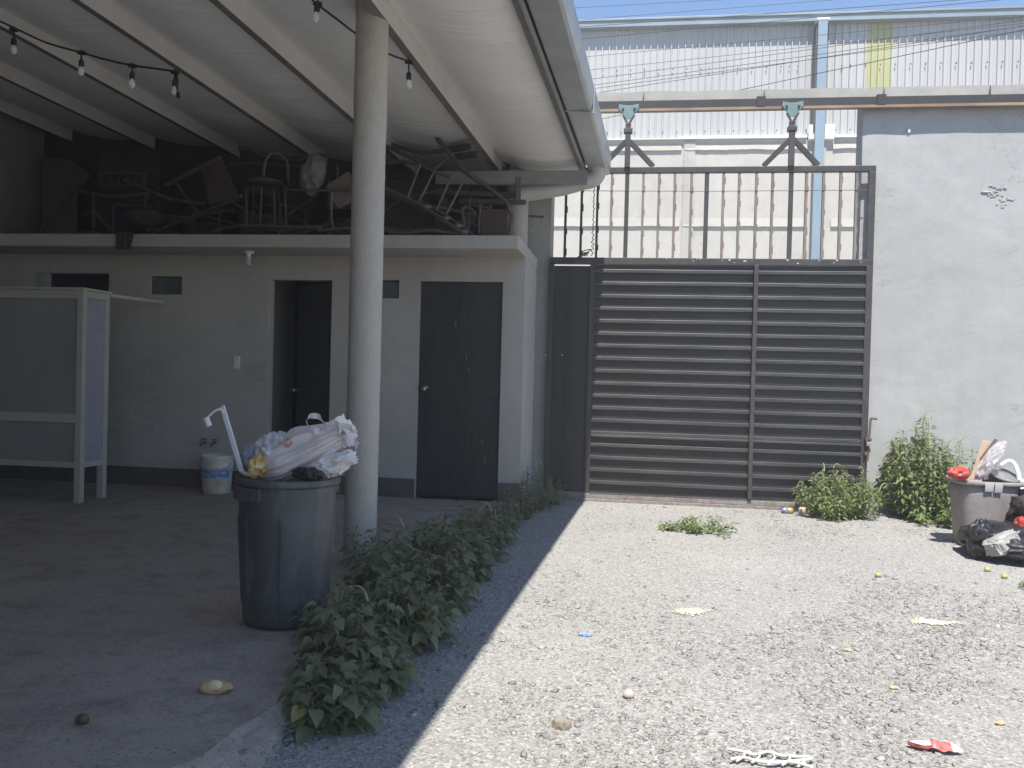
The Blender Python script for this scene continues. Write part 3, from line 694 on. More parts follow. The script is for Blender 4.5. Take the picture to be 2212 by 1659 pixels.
mb = MB(); mb.tube([(pk.x-.014, GY-.086, pk.z+.01)] + arc((pk.x, GY-.086, pk.z+.03), .014, PI, 0, 8) + [(pk.x+.014, GY-.086, pk.z+.01)], .0045, 7); mb.build('shackle', 'junk_metal', t)
# twisted wire dangling on the gate
mb = MB(); P = []
for i in range(60):
    z = 3.36-.82*i/59; x = oy(1284, 415, GY).x; P.append((x+.018*mn.noise((i*.5, 2, 0))+.012*math.sin(i*1.9)*(.3+i/60), GY-.05+.01*math.cos(i*1.9), z))
mb.tube(P, .005, 5); q = oy(1262, 548, GY-.05)
mb.tube(smoothpath([q+Vector((.16*mn.noise((i*.9, 7, 0)), -.015*(i % 2), .10*mn.noise((i*.9, 3, 0)))) for i in range(14)], 5), .005, 5)
tag(mb.build('tangled_wire', 'rust', loc=(q.x, GY-.05, q.z)), 'thin rusty wire dangling and tangled on the upper bars of the gate', 'wire')
# track and lintel and wall
tr = thing('gate_track', 'long dark overhead rail with rusty lower lip carrying the gate', 'rail', (1, 9.05, 4.08))
mb = MB(); mb.box(-1.3, 8.2, 8.995, 9.085, 4.058, 4.142); mb.build('beam', 'track', tr, bevel=.003)
mb = MB(); mb.box(-1.3, 8.2, 8.985, 9.05, 4.03, 4.0575); mb.build('lower_lip', 'track_lip', tr, bevel=.002)
for px, kind in ((1385, 0), (1646, 1), (1905, 1), (2135, 0)):
    x = oy(px, 215, 9.05).x; mb = MB()
    mb.slab([(x+.012, 9.084, 4.15), (x+.03, 9.084, 4.15), (x+.026, 9.084, 4.26)], (0, -.012, 0))
    if kind: mb.box(x-.055, x+.03, 9.0, 9.07, 4.1425, 4.165); mb.box(x-.06, x+.02, 8.981, 8.9945, 4.06, 4.1425)
    mb.build('bracket', 'track', tr)
ln = MB()
def lint(u, v):
    x = -1.32+9.7*u; k = v*4
    z0, z1 = 4.143, 4.262+.012*mn.noise((x*3, 0, 0))+.006*mn.noise((x*17, 2, 0)); y0, y1 = 9.09+.004*mn.noise((x*5, 9, 0)), 9.30
    return Vector((x, (y0, y0, y1, y1, y0)[int(round(k))], (z0, z1, z1, z0, z0)[int(round(k))]))
ln.grid(lint, 160, 4, smooth=False)
tag(ln.build('concrete_lintel', 'concrete', loc=(1, 9.05, 4.2)), 'rough concrete beam running above the gate rail', 'beam')
wl = thing('yard_wall', 'sunlit grey plastered wall to the right of the gate', 'wall', (4, 9.108, 0))
mb = MB()
def wf(u, v):
    x, z = 2.215+6.0*u, 4.142*v
    return Vector((x, 9.108+.007*mn.noise((x*1.2, z*1.4, 0))+.004*mn.noise((x*4, z*5, 3))+(.01*abs(mn.noise((0, z*6, 4))) if u == 0 else 0), z))
mb.grid(wf, 120, 90); mb.quad((2.215, 9.116, 0), (2.215, 9.116, 4.142), (2.215, 9.36, 4.142), (2.215, 9.36, 0)); mb.quad((2.215, 9.36, 0), (2.215, 9.36, 4.142), (8.2, 9.36, 4.142), (8.2, 9.36, 0))
mb.build('plaster_face', 'plaster', wl)
pc = oy(2150, 425, 9.108); mb = MB(); rr = random.Random(3)
for i in range(46):
    u = rr.uniform(-1, 1); w = rr.uniform(-1, 1)
    if w < -.2 and abs(u-.1) > .55+w*.3: continue
    q = Vector((pc.x+.12*u+.04*(w < 0), 9.104, pc.z+.11*w-.02*u))
    mb.blob(q, (rr.uniform(.008, .024), .004, rr.uniform(.006, .018)), i, .5, 2, 1, smooth=False)
mb.blob((pc.x-.09, 9.104, pc.z+.045), (.05, .009, .012), 5, .4, 2, 2); mb.build('peeled_patch', 'plaster', wl)
q = oy(1963, 283, 9.108); mb = MB(); mb.blob((q.x, 9.100, q.z), (.016, .012, .028), 2, .2, 2, 2); mb.build('white_nub', 'white_trim', wl)

# ------------------------------------------------------------------ warehouse across the street
wh = thing('warehouse', 'white corrugated warehouse with grey eave and pale lower wall beyond the gate', 'building', (4, 22, 0))
WY = 22.0
def corr(mb, x0, x1, z0, z1, p=.172, d=.045):
    n = int(round((x1-x0)/p)); p = (x1-x0)/n; pts = []
    for i in range(n):
        b = x0+i*p
        pts += [(b, 0), (b+p*.30, 0), (b+p*.34, -.006), (b+p*.46, -.006), (b+p*.5, 0), (b+p*.70, 0), (b+p*.78, -d), (b+p*.90, -d), (b+p*.98, 0)]
    pts.append((x1, 0)); vs = []
    for x, y in pts: vs += [(x, WY+y, z0), (x, WY+y, z1)]
    mb.add(vs, [(2*i, 2*i+2, 2*i+3, 2*i+1) for i in range(len(pts)-1)])
mb = MB(); corr(mb, -14, 5.37, 7.15, 10.0); corr(mb, 5.975, 22, 7.15, 10.0); mb.build('cladding', 'clad', wh)
mb = MB(); corr(mb, 5.37, 5.975, 7.15, 10.0); mb.build('translucent_sheet', 'clad_yellow', wh)
mb = MB(); mb.box(-14, 22, 21.745, 22.05, 10.0, 10.185); mb.box(-14, 22, 21.71, 21.74, 10.15, 10.2)
for x in (-4.2, 1.3, 6.8, 12.3): mb.box(x-.02, x+.02, 21.735, 21.744, 10.0, 10.148)
mb.build('eave_gutter', 'eave', wh, bevel=.01)
mb = MB(); mb.quad((-14, 21.71, 10.202), (22, 21.71, 10.202), (22, 40, 11.4), (-14, 40, 11.4)); mb.build('roof', 'galv', wh)
mb = MB(); rr = random.Random(5)
for row, z0 in ((0, 8.98), (1, 7.42)):
    x = -6
    while x < 14:
        mb.box(x-.012, x+.012, 21.93, 21.956, z0+rr.uniform(-.012, .012)-.018, z0+.018); x += .345 if rr.random() > .12 else .2
scr = mb.build('cladding_screws', 'junk_metal', wh); scr['kind'] = 'stuff'
lw = thing('street_wall', 'pale beige masonry wall with bands and posts behind the gate bars', 'wall', (4, 21.9, 0))
mb = MB(); mb.box(-14, 22, 21.80, 21.99, 0, 7.18); mb.build('masonry', 'beige', lw)
mb = MB()
for x0, x1 in ((-14, 1.02), (1.10, 4.02), (4.62, 22)):
    for z0, z1 in ((6.90, 7.10), (5.02, 5.24), (2.9, 3.1)):
        def bf(u, v, x0=x0, x1=x1, z0=z0, z1=z1):
            x = x0+(x1-x0)*u; k = int(round(v*4)); j = .02*mn.noise((x*1.7, z0, 0))+.012*mn.noise((x*6, z0, 0))
            return Vector((x, (21.801, 21.745, 21.745, 21.801, 21.801)[k], (z0+j, z0+j+.02, z1+.3*j, z1+.3*j+.02, z0+j)[k]))
        mb.grid(bf, 90, 3, smooth=False)
mb.build('tie_beam', 'beige_band', lw)
for x in (-2.6, 1.22, 4.32, 8.1):
    mb = MB(); mb.box(x-.14, x+.14, 21.76, 21.80, 0, 7.12); mb.build('post', 'beige_band', lw, bevel=.01)
mb = MB(); mb.box(-14, .95, 21.70, 22.0, 7.182, 7.20); mb.box(.95, 4.0, 21.70, 22.0, 7.184, 7.25); mb.box(4.64, 22, 21.70, 22.0, 7.184, 7.25); mb.box(4.02, 4.18, 21.66, 21.99, 7.14, 7.48); mb.box(4.40, 4.62, 21.66, 21.99, 7.14, 7.48); mb.box(4.02, 4.62, 21.70, 21.9, 7.12, 7.30)
mb.build('flashing', 'white_trim', lw)
ds = thing('downspout', 'tall light blue rectangular downspout on the warehouse front', 'downspout', (4.26, 21.6, 0))
mb = MB(); mb.box(4.15, 4.37, 21.56, 21.68, 0, 9.95); mb.build('duct', 'downspout', ds, bevel=.008)
mb = MB(); mb.box(4.12, 4.40, 21.55, 21.84, 9.952, 9.998); mb.build('collar', 'white_trim', ds)
mb = MB(); mb.box(4.115, 4.145, 21.63, 21.94, 7.3, 9.9); mb.build('shadow_strip', 'junk_dark', ds)  # dark strip put in for the shadow beside the downspout

# power lines
lines = [((1243, 16), (1534, 0), 9.2, 'highest thin cable'), ((1253, 42), (1787, 0), 9.0, 'second cable from the top'), ((1256, 57), (2064, 0), 8.7, 'thick cable just above the eave'),
         ((1263, 83), (2150, 0), 8.3, 'cable rising across the eave'), ((1273, 121), (2212, 34), 7.6, 'cable over the shaded top of the cladding'), ((1277, 150), (2212, 50), 7.3, 'lone faint cable below the eave shade'),
         ((1277, 170), (1867, 90), 6.6, 'top cable of the fan over the white cladding'), ((1281, 183), (1867, 103), 6.4, 'second cable of the fan over the white cladding'),
         ((1285, 190), (1867, 112), 6.2, 'third cable of the fan over the white cladding'), ((1330, 193), (1925, 100), 6.0, 'lowest cable of the fan over the white cladding'), ((1626, 187), (1925, 124), 5.2, 'separate low cable crossing the yellow sheet')]
for a, b, z, lab in lines:
    p, q = oz(*a, z), oz(*b, z); d = (q-p); L_ = d.length; d.normalize()
    s0, s1 = p-d*12, q+d*9
    P = []
    for i in range(25):
        u = i/24; w = s0.lerp(s1, u); w.z += .10*((2*u-1)**2-.25)*.4; P.append(w)
    mb = MB(); mb.tube(P, .0065 if 'thick' in lab or 'rising' in lab else .0045, 5)
    tag(mb.build('power_line', 'wire', loc=(p+q)/2), lab+' over the street', 'cable', 'power lines over the street')

# ------------------------------------------------------------------ display cabinet
cb = thing('display_cabinet', 'white framed panel cabinet on legs at the left edge', 'cabinet', (-5.2, 7.0, SLZ))
cx1, cy0, cy1, zt, zb = -4.712, 6.857, 7.24, 1.925, .385
cx0 = -6.05
for x, y in ((cx1-.03, cy0+.03), (cx1-.03, cy1-.03), (cx0+.03, cy0+.03), (cx0+.03, cy1-.03)):
    mb = MB(); mb.box(x-.03, x+.03, y-.03, y+.03, SLZ, zt); mb.build('leg', 'cab_frame', cb, bevel=.004)
for y in (cy0+.002, cy1-.047):
    for z0, z1 in ((zt-.075, zt-.001), (.775, .855), (zb, zb+.05)): mb = MB(); mb.box(cx0+.061, cx1-.061, y, y+.045, z0, z1); mb.build('rail', 'cab_frame', cb, bevel=.003)
for x in (cx0+.002, cx1-.047):
    for z0, z1 in ((zt-.06, zt-.001), (zb, zb+.05)): mb = MB(); mb.box(x, x+.045, cy0+.061, cy1-.061, z0, z1); mb.build('rail', 'cab_frame', cb, bevel=.003)
mb = MB(); mb.box(cx0-.01, cx1+.012, cy0-.012, cy1+.01, zt, zt+.022); mb.build('top_board', 'cab_frame', cb, bevel=.003)
for z0, z1 in ((zb+.05, .775), (.855, zt-.075)): mb = MB(); mb.box(cx0+.06, cx1-.06, cy0+.02, cy0+.026, z0, z1); mb.build('front_panel', 'cab_panel', cb)
mb = MB(); mb.box(cx1-.026, cx1-.02, cy0+.06, cy1-.06, zb+.05, zt-.06); mb.build('side_panel', 'cab_blue', cb)
mb = MB(); mb.box(cx0+.06, cx1-.06, cy1-.03, cy1-.024, zb+.05, zt-.075); mb.build('back_panel', 'cab_panel', cb); mb = MB(); mb.box(cx0+.05, cx1-.05, cy0+.05, cy1-.05, zb+.01, zb+.03); mb.build('base_board', 'cab_panel', cb)
mb = MB(); e = oy(350, 654, 7.95); mb.bar((cx1-.02, cy1+.011, zt-.012), (e.x, 7.95, zt-.012), .05, .03); mb.build('loose_top_strip', 'cab_frame', cb, bevel=.003)

# paint bucket
bp = Vector((-3.95, 7.73+.10, SLZ))
t = thing('paint_bucket', 'dirty white paint bucket with blue label against the grey wall', 'bucket', bp)
mb = MB(); mb.lathe(bp, [(.001, .004), (.125, .0), (.132, .01), (.146, .24), (.149, .242), (.153, .27), (.149, .285), (.156, .30), (.153, .325), (.160, .34), (.158, .365), (.150, .365), (.147, .30), (.128, .015), (.001, .015)], 40); mb.build('pail', 'bucket', t)
mb = MB()
def lb(u, v, z0=.06, z1=.225, a0=-2.4, a1=-.4):
    a = a0+(a1-a0)*u; z = z0+(z1-z0)*v; r = .1325+(z-.01)*.0617+.0015; return bp+Vector((r*math.cos(a), r*math.sin(a), z))
mb.grid(lambda u, v: lb(u, v, .155, .23, -2.7, -.2), 24, 2); mb.build('label', 'label_blue', t)
mb = MB(); mb.grid(lambda u, v: lb(u, v, .075, .153, -1.9, -.9), 24, 2); mb.grid(lambda u, v: lb(u, v, .008, .05+.02*mn.noise((u*5, 0, 0)), -2.9, -.1), 24, 2); mb.build('paint_stain', 'grime', t)
mb = MB(); mb.tube([bp+Vector((.158*math.cos(a), .158*math.sin(a)*.75-.02, .30-.10*math.sin(PI*i/16))) for i, a in enumerate([PI+PI*k/16 for k in range(17)])], .003, 5); mb.build('handle', 'junk_metal', t)

# ------------------------------------------------------------------ tall trash can
tc = Vector((-1.645, 3.99, SLZ)); HC = .70
t = thing('trash_can', 'tall dark grey round plastic trash can overflowing with bags', 'trash can', tc)
mb = MB()
prof = [(.001, .002), (.17, .0), (.192, .008), (.198, .025)] + [(.198+.032*i/20, .025+.60*i/20) for i in range(1, 21)] + [(.231, .64), (.231, .655)]
prof += [(.233, .67), (.226, .672), (.222, .62), (.19, .04), (.001, .035)]
mb.lathe(tc, prof, 180)
# shallow raised side panels pressed into the body
V = []
for x, y, z in mb.v:
    dx, dy, h = x-tc.x, y-tc.y, z-tc.z; r = math.hypot(dx, dy)
    if r > .19 and .05 < h < .56:
        a = math.degrees(math.atan2(dy, dx)); d = min(abs(((a-c0+180) % 360)-180) for c0 in (-54, 36, 126, 216))
        k = 1.0 if d < 22 else 0
        s = 1+.034*k*(1 if .10 < h < .52 else 0); x, y = tc.x+dx*s, tc.y+dy*s
    V.append((x, y, z))
mb.v = V; mb.build('body', 'can', t)
mb = MB(); mb.lathe(tc, [(.228, .668), (.246, .668), (.250, .676), (.250, .698), (.245, .704), (.232, .704), (.228, .698), (.228, .668)], 72); mb.build('rim', 'can', t)
for a in (-118, 62):
    mb = MB(); a = math.radians(a)
    def hd(u, v, a=a):
        an = a+(u-.5)*.72; k = int(round(v*4)); r = (.233, .262, .262, .236, .233)[k]; z = (.612, .606, .667, .667, .612)[k]
        return tc+Vector((r*math.cos(an), r*math.sin(an), z))
    mb.grid(hd, 12, 4, smooth=False)
    for an in (a-.36, a+.36):
        c_, s_ = math.cos(an), math.sin(an); mb.add([tc+Vector((r*c_, r*s_, z)) for r, z in ((.233, .612), (.262, .606), (.262, .667), (.236, .667))], [(0, 1, 2, 3)])
    mb.build('handle', 'can', t, bevel=.003)
mb = MB(); mb.lathe(tc, [(.001, .60), (.226, .60)], 40); mb.build('inner_rubbish', 'dark', t)

def crumple_bag(c, rad, seed, fn=None, sub=5, amp=.55, sc=1.7, rot=None, smooth=True, st=None):
    mb = MB(); mb.blob(c, rad, seed, amp, sc, sub, smooth, True, fn, rot, None, st); return mb
# big pinkish carrier bag
Yb = 3.98
def pt(x, y, Y=Yb): return oy(x, y, Y)
c0 = pt(665, 978)
t = thing('carrier_bag', 'big crumpled pinkish white plastic carrier bag with knotted handles on the trash can', 'plastic bag', (c0.x, c0.y, c0.z-.08))
A0, B0 = pt(578, 1012, 3.97), pt(752, 934, 3.93)
ax = (B0-A0); LB = ax.length; ax.normalize(); e1 = ax.cross(Vector((0, 1, 0))).normalized(); e2 = ax.cross(e1).normalized()
if e1.z < 0: e1 = -e1
def bagf(u, v):
    th = 2*PI*u; c_, s_ = math.cos(th), math.sin(th)
    r = .108*max(0, math.sin(PI*min(1, .10+.72*v)))**.55*(1-.50*v**2) if v < .93 else .108*.55*(.5+1.2*(v-.93)/.07)*.75
    fx = (c_*1.7+v*.55, s_*1.7, 3.3)
    fold = (.26-abs(mn.noise((c_*1.6+.3*v, s_*1.6, v*.9+4)))*1.0)*(.25+.55*v) + (.2-abs(mn.noise((c_*4.2, s_*4.2, v*1.6+9))))*.30*(.4+v) + mn.noise((c_*1.1, s_*1.1, v*3.2))*.22
    r *= 1+fold
    flat = .78 if s_ < 0 else 1.0
    return A0+ax*(LB*(v*1.02-.02)+.02*mn.noise((c_*3, s_*3, 7))*(v > .9)) + e1*(c_*r*1.06) + e2*(s_*r*1.15)
mb = MB(); mb.grid(bagf, 150, 90)
mb.build('bag_body', 'bag_pink', t)
c1 = pt(600, 985)
mb = crumple_bag(c1, (.10, .11, .105), 8, amp=.55, sc=2.); mb.build('bag_fold', 'bag_white', t)
c2 = pt(715, 1000); mb = crumple_bag(c2+Vector((0, -.03, 0)), (.13, .10, .055), 12, amp=.6, sc=2., rot=Matrix.Rotation(math.radians(-14), 3, 'Y')); mb.build('bag_fold', 'bag_white', t)
mb = MB()   # limp corner tips on the right
for pts, w in (([(735, 990), (752, 972), (747, 995)], .03), ([(700, 1010), (746, 993), (728, 1018)], .02), ([(716, 948), (752, 938), (760, 952), (745, 968)], .03)):
    A = [pt(*p, Yb-.06-.01*i) for i, p in enumerate(pts)]
    mb.slab(A, (0, .012, 0))
mb.build('bag_corner', 'bag_white', t)
def ribbon(mb, P, w0, w1, tw=.6):
    P = smoothpath(P, 6); n = len(P); vs = []; side = Vector((.25, -.35, .9)).normalized()
    for i, p in enumerate(P):
        tg = (P[min(i+1, n-1)]-P[max(0, i-1)]).normalized(); s = (side-tg*side.dot(tg)).normalized(); b = tg.cross(s)
        a = tw*math.sin(i*.5); w = w0+(w1-w0)*i/(n-1); d = (s*math.cos(a)+b*math.sin(a))*w/2
        m_ = b*(w*.18*math.sin(i*1.3))
        vs += [p-d, p+m_, p+d]
    fs = []
    for i in range(n-1): fs += [(3*i, 3*i+1, 3*i+4, 3*i+3), (3*i+1, 3*i+2, 3*i+5, 3*i+4)]
    mb.add(vs, fs, True)
mb = MB(); ribbon(mb, [pt(692, 932, 3.86), pt(672, 926, 3.86), pt(662, 912, 3.87), pt(670, 900, 3.88), pt(688, 900, 3.88), pt(703, 916, 3.86), pt(716, 915, 3.86), pt(730, 902, 3.86)], .03, .024); mb.build('bag_handle', 'bag_white', t)
mb = MB(); ribbon(mb, [pt(704, 926, 3.85), pt(735, 920, 3.85), pt(757, 926, 3.84), pt(767, 948, 3.83), pt(769, 970, 3.83), pt(764, 985, 3.83)], .035, .012); mb.build('bag_handle', 'bag_white', t)
q = pt(641, 944, 3.86)
mb = MB()   # red printed patch on the bag's left shoulder
pq = pt(640, 953, 3.97)
for a0, a1, r0, r1 in ((0, 6.28, .017, .023), (.5, 2.6, .006, .012), (3.6, 5.7, .006, .012)):
    def prf(u, v):
        an = a0+(a1-a0)*u; r = r0+(r1-r0)*v; p = Vector((pq.x+r*math.cos(an), 0, pq.z+r*math.sin(an)*.9))
        best = min((bagf(i/60, .30+.05*j) for i in range(60) for j in range(5)), key=lambda q: (q.x-p.x)**2+(q.z-p.z)**2+.4*max(0, q.y-3.95)**2)
        return Vector((p.x, min(best.y, 3.93)-.006, p.z))
    mb.grid(prf, 20, 1)
mb.build('red_print', 'print_red', t)
# other rubbish in the can
q = pt(557, 1007, 3.88); t2 = tag(crumple_bag(q, (.045, .05, .05), 21, amp=.5, sc=1.6, sub=4, smooth=False).build('food_wrapper', 'bag_yellow', loc=q), 'crumpled orange yellow wrapper at the left rim of the trash can', 'wrapper')
q = pt(548, 990, 3.98); tag(crumple_bag(q, (.06, .06, .075), 24, amp=.5, sc=2.1, sub=4).build('clear_bag', 'bag_blue', loc=q), 'bluish translucent bag behind the yellow wrapper', 'plastic bag')
q = pt(668, 1022, 3.86); tag(crumple_bag(q, (.07, .06, .03), 31, amp=.7, sc=2.3, sub=4).build('crumpled_film', 'bag_black', loc=q), 'dark crumpled film poking over the trash can rim', 'plastic film')
q = pt(702, 1021, 3.9); tag(crumple_bag(q, (.055, .05, .03), 33, amp=.6, sc=2.3, sub=4).build('crumpled_foil', 'tin', loc=q), 'grey foil scrap at the right rim of the trash can', 'foil')
t = thing('plastic_rod', 'white plastic rod with a bent thin arm and small cup, stuck in the trash can', 'rod', pt(525, 1022, 3.9))
mb = MB(); a, b, c = pt(480, 877, 3.93), pt(500, 948, 3.92), pt(522, 1018, 3.9); mb.bar(a, c, .025, .012, (0, 1, .2)); mb.tube([c, pt(532, 1024, 3.88), pt(545, 1026, 3.86)], .011, 8)
mb.build('stem', 'white_plastic', t, bevel=.004)
mb = MB(); mb.tube(smoothpath([pt(482, 892, 3.92), pt(476, 884, 3.92), pt(462, 889, 3.91), pt(447, 903, 3.91)], 5), .006, 8); mb.build('arm', 'white_plastic', t)
mb = MB(); a = pt(445, 902, 3.91); b = pt(452, 921, 3.91); mb.tube([a, a+(b-a)*.1, b-(b-a)*.1, b], [.010, .0145, .0145, .012], 14); mb.build('cup', 'white_plastic', t)

# ------------------------------------------------------------------ right bin and rubbish
b0 = Vector((2.855, 7.50, 0)); BS = .93
t = thing('storage_bin', 'grey tapered plastic bin with taped rim full of rubbish by the sunlit wall', 'bin', b0)
def sq(a, r, n=4.0): c_, s_ = math.cos(a), math.sin(a); k = (abs(c_)**n+abs(s_)**n)**(-1/n); return Vector((c_*k*r, s_*k*r, 0))
def sqlathe(mb, prof, n=64, smooth=True, ribs=0):
    vs = []; fs = []
    for r, z in prof:
        for k in range(n):
            a = 2*PI*k/n+.18; rr_ = r*(1-(.012 if ribs and (k//4) % 2 == 0 and .05 < z < .44 else 0)); vs.append(b0+sq(a, rr_*BS)+Vector((0, 0, z)))
    for i in range(len(prof)-1):
        for k in range(n): fs.append((i*n+k, i*n+(k+1) % n, (i+1)*n+(k+1) % n, (i+1)*n+k))
    mb.add(vs, fs, smooth)
mb = MB(); sqlathe(mb, [(.001, .004), (.19, 0), (.205, .012), (.209, .055), (.2095, .06), (.243, .43), (.2435, .436), (.246, .53), (.236, .53), (.2, .03), (.001, .03)], ribs=1); mb.build('body', 'bin', t)
mb = MB(); sqlathe(mb, [(.246, .515), (.270, .513), (.276, .52), (.276, .540), (.27, .546), (.25, .546), (.246, .515)]); mb.build('rim', 'bin', t)
for a0, w_, h_ in ((-2.05, .20, .515), (-1.78, .12, .47), (-1.52, .11, .465)):
    mb = MB(); mb.grid(lambda u, v: b0+sq(a0+w_*(u-.5)*2, (.2665 if v == 0 else .2785)*BS)+Vector((0, 0, h_+(.5485-h_)*v)), 8, 2); mb.build('tape', 'tape', t)
mb = MB(); sqlathe(mb, [(.001, .46), (.236, .47)], 40); mb.build('inner_rubbish', 'dark', t)
YR = 7.42
def rt(x, y, Y=YR): return oy(x, y, Y)
q = rt(2072, 1022, 7.32); tag(crumple_bag(q, (.085, .07, .05), 41, amp=.55, sc=1.5, sub=4).build('red_bag', 'bag_red', loc=q), 'crumpled red bag at the left rim of the grey bin', 'plastic bag')
t = thing('cardboard_carton', 'tall flattened cardboard carton sticking out of the grey bin', 'carton', rt(2110, 1030))
A = [rt(2094, 1036, 7.40), rt(2124, 1036, 7.38), rt(2141, 955, 7.44), rt(2122, 951, 7.46)]
mb = MB(); mb.slab(A, (0.02, .05, 0)); mb.build('carton_side', 'card', t, bevel=.003)
mb = MB(); B = [A[1]+Vector((.003, -.004, 0)), A[1]+Vector((.05, .03, .0)), A[2]+Vector((.075, .03, -.01)), A[2]+Vector((.003, -.004, .0))]; mb.slab(B, (0, .006, 0)); mb.build('carton_front', 'card_white', t)
mb = MB(); B = [rt(2118, 990, 7.41), rt(2140, 975, 7.41), rt(2156, 950, 7.41), rt(2150, 948, 7.42)]; mb.slab(B, (0, .012, 0)); mb.build('red_flap', 'rust', t)
q = rt(2142, 992, 7.36); tag(crumple_bag(q, (.055, .06, .17), 51, amp=.5, sc=2.2, sub=4, smooth=False, rot=Matrix.Rotation(math.radians(33), 3, 'Y')).build('clear_film', 'bag_clear', loc=q), 'glossy clear plastic film leaning in the grey bin', 'plastic film')
q = rt(2164, 1031, 7.45); t = thing('paint_tin', 'tilted grey paint tin with shiny lid lying in the grey bin', 'tin', q)
rot = Matrix.Rotation(math.radians(22), 3, 'X') @ Matrix.Rotation(math.radians(12), 3, 'Y')
def tl_(mbx): mbx.v = [tuple(q+rot @ (Vector(p)-q)) for p in mbx.v]; return mbx
mb = MB(); mb.lathe(q-Vector((0, 0, .06)), [(.001, -.12), (.118, -.12), (.12, -.118), (.12, .07), (.126, .078), (.126, .09), (.118, .092)], 40); tl_(mb).build('tin_body', 'junk_metal', t)
mb = MB(); mb.lathe(q-Vector((0, 0, .06)), [(.118, .088), (.10, .08), (.09, .085), (.001, .086)], 40); tl_(mb).build('lid', 'tin', t)
t = thing('white_handle_tub', 'white tub handle arching over the right rim of the grey bin', 'handle', rt(2195, 1040))
mb = MB(); mb.tube(smoothpath([rt(2162, 1005, 7.5), rt(2178, 996, 7.49), rt(2190, 1001, 7.47), rt(2199, 1020, 7.44), rt(2203, 1042, 7.42)], 5), .017, 10); mb.build('grip', 'white_plastic', t)

# black bags heaped in front of the bin
def heap(p, n):
    if p.z < 0: p.z *= .45
    return p
q = Vector((2.93, 6.98, .10)); o = crumple_bag(q, (.40, .36, .17), 61, heap, sub=5, amp=.42, sc=1.5); 
for i, v in enumerate(o.v):
    if v[2] < .004: o.v[i] = (v[0], v[1], .004)
tag(o.build('black_rubbish_bag', 'bag_black', loc=(q.x, q.y, 0)), 'large low black rubbish bag carrying a concrete lump before the grey bin', 'rubbish bag', 'black rubbish bags')
q = rt(2118, 1172, 6.92); o = crumple_bag(q, (.085, .09, .16), 63, None, sub=5, amp=.5, sc=1.9)
tag(o.build('black_rubbish_bag', 'bag_black', loc=q), 'upright knotted end of black plastic bag left of the concrete lump', 'rubbish bag', 'black rubbish bags')
q = rt(2225, 1110, 7.25); o = crumple_bag(q, (.16, .2, .2), 65, None, sub=5, amp=.4, sc=1.9)
tag(o.build('black_rubbish_bag', 'bag_black', loc=q), 'black bag between the red cloth and the grey bin at the right edge', 'rubbish bag', 'black rubbish bags')
q = rt(2222, 1092, 7.02); mb = MB(); mb.blob(q, (.10, .10, .085), 67, .25, 2, 4); tag(mb.build('black_ball', 'rag', loc=q), 'round dark grey ball at the right edge above the red cloth', 'ball')
q = rt(2222, 1140, 6.98); tag(crumple_bag(q, (.10, .08, .10), 71, amp=.45, sc=1.5, sub=4).build('red_cloth', 'bag_red', loc=q), 'bright red crumpled cloth at the right edge of the heap', 'cloth')
q = rt(2228, 1060, 7.6); tag(crumple_bag(q, (.14, .1, .10), 73, amp=.35, sc=2., sub=4).build('white_bag', 'bag_white', loc=q), 'white bag at the right edge beside the grey bin', 'plastic bag')
q = rt(2163, 1172, 6.78); mb = MB()
def slabshape(p, n):
    e = [math.copysign(abs(c)**.45, c) for c in n]; k = 1+.16*mn.noise(n*2.1)+.08*mn.noise(n*5)
    return Vector((e[0]*.115*k, e[1]*.08*k, e[2]*.062*k))
mb.blob(q, (1, 1, 1), 75, 0, 2.4, 5, True, False, slabshape, Matrix.Rotation(math.radians(-30), 3, 'Y') @ Matrix.Rotation(.45, 3, 'Z'))
tag(mb.build('concrete_chunk', 'concrete_lump', loc=q), 'broken pale concrete chunk resting on the black rubbish bag', 'rubble')

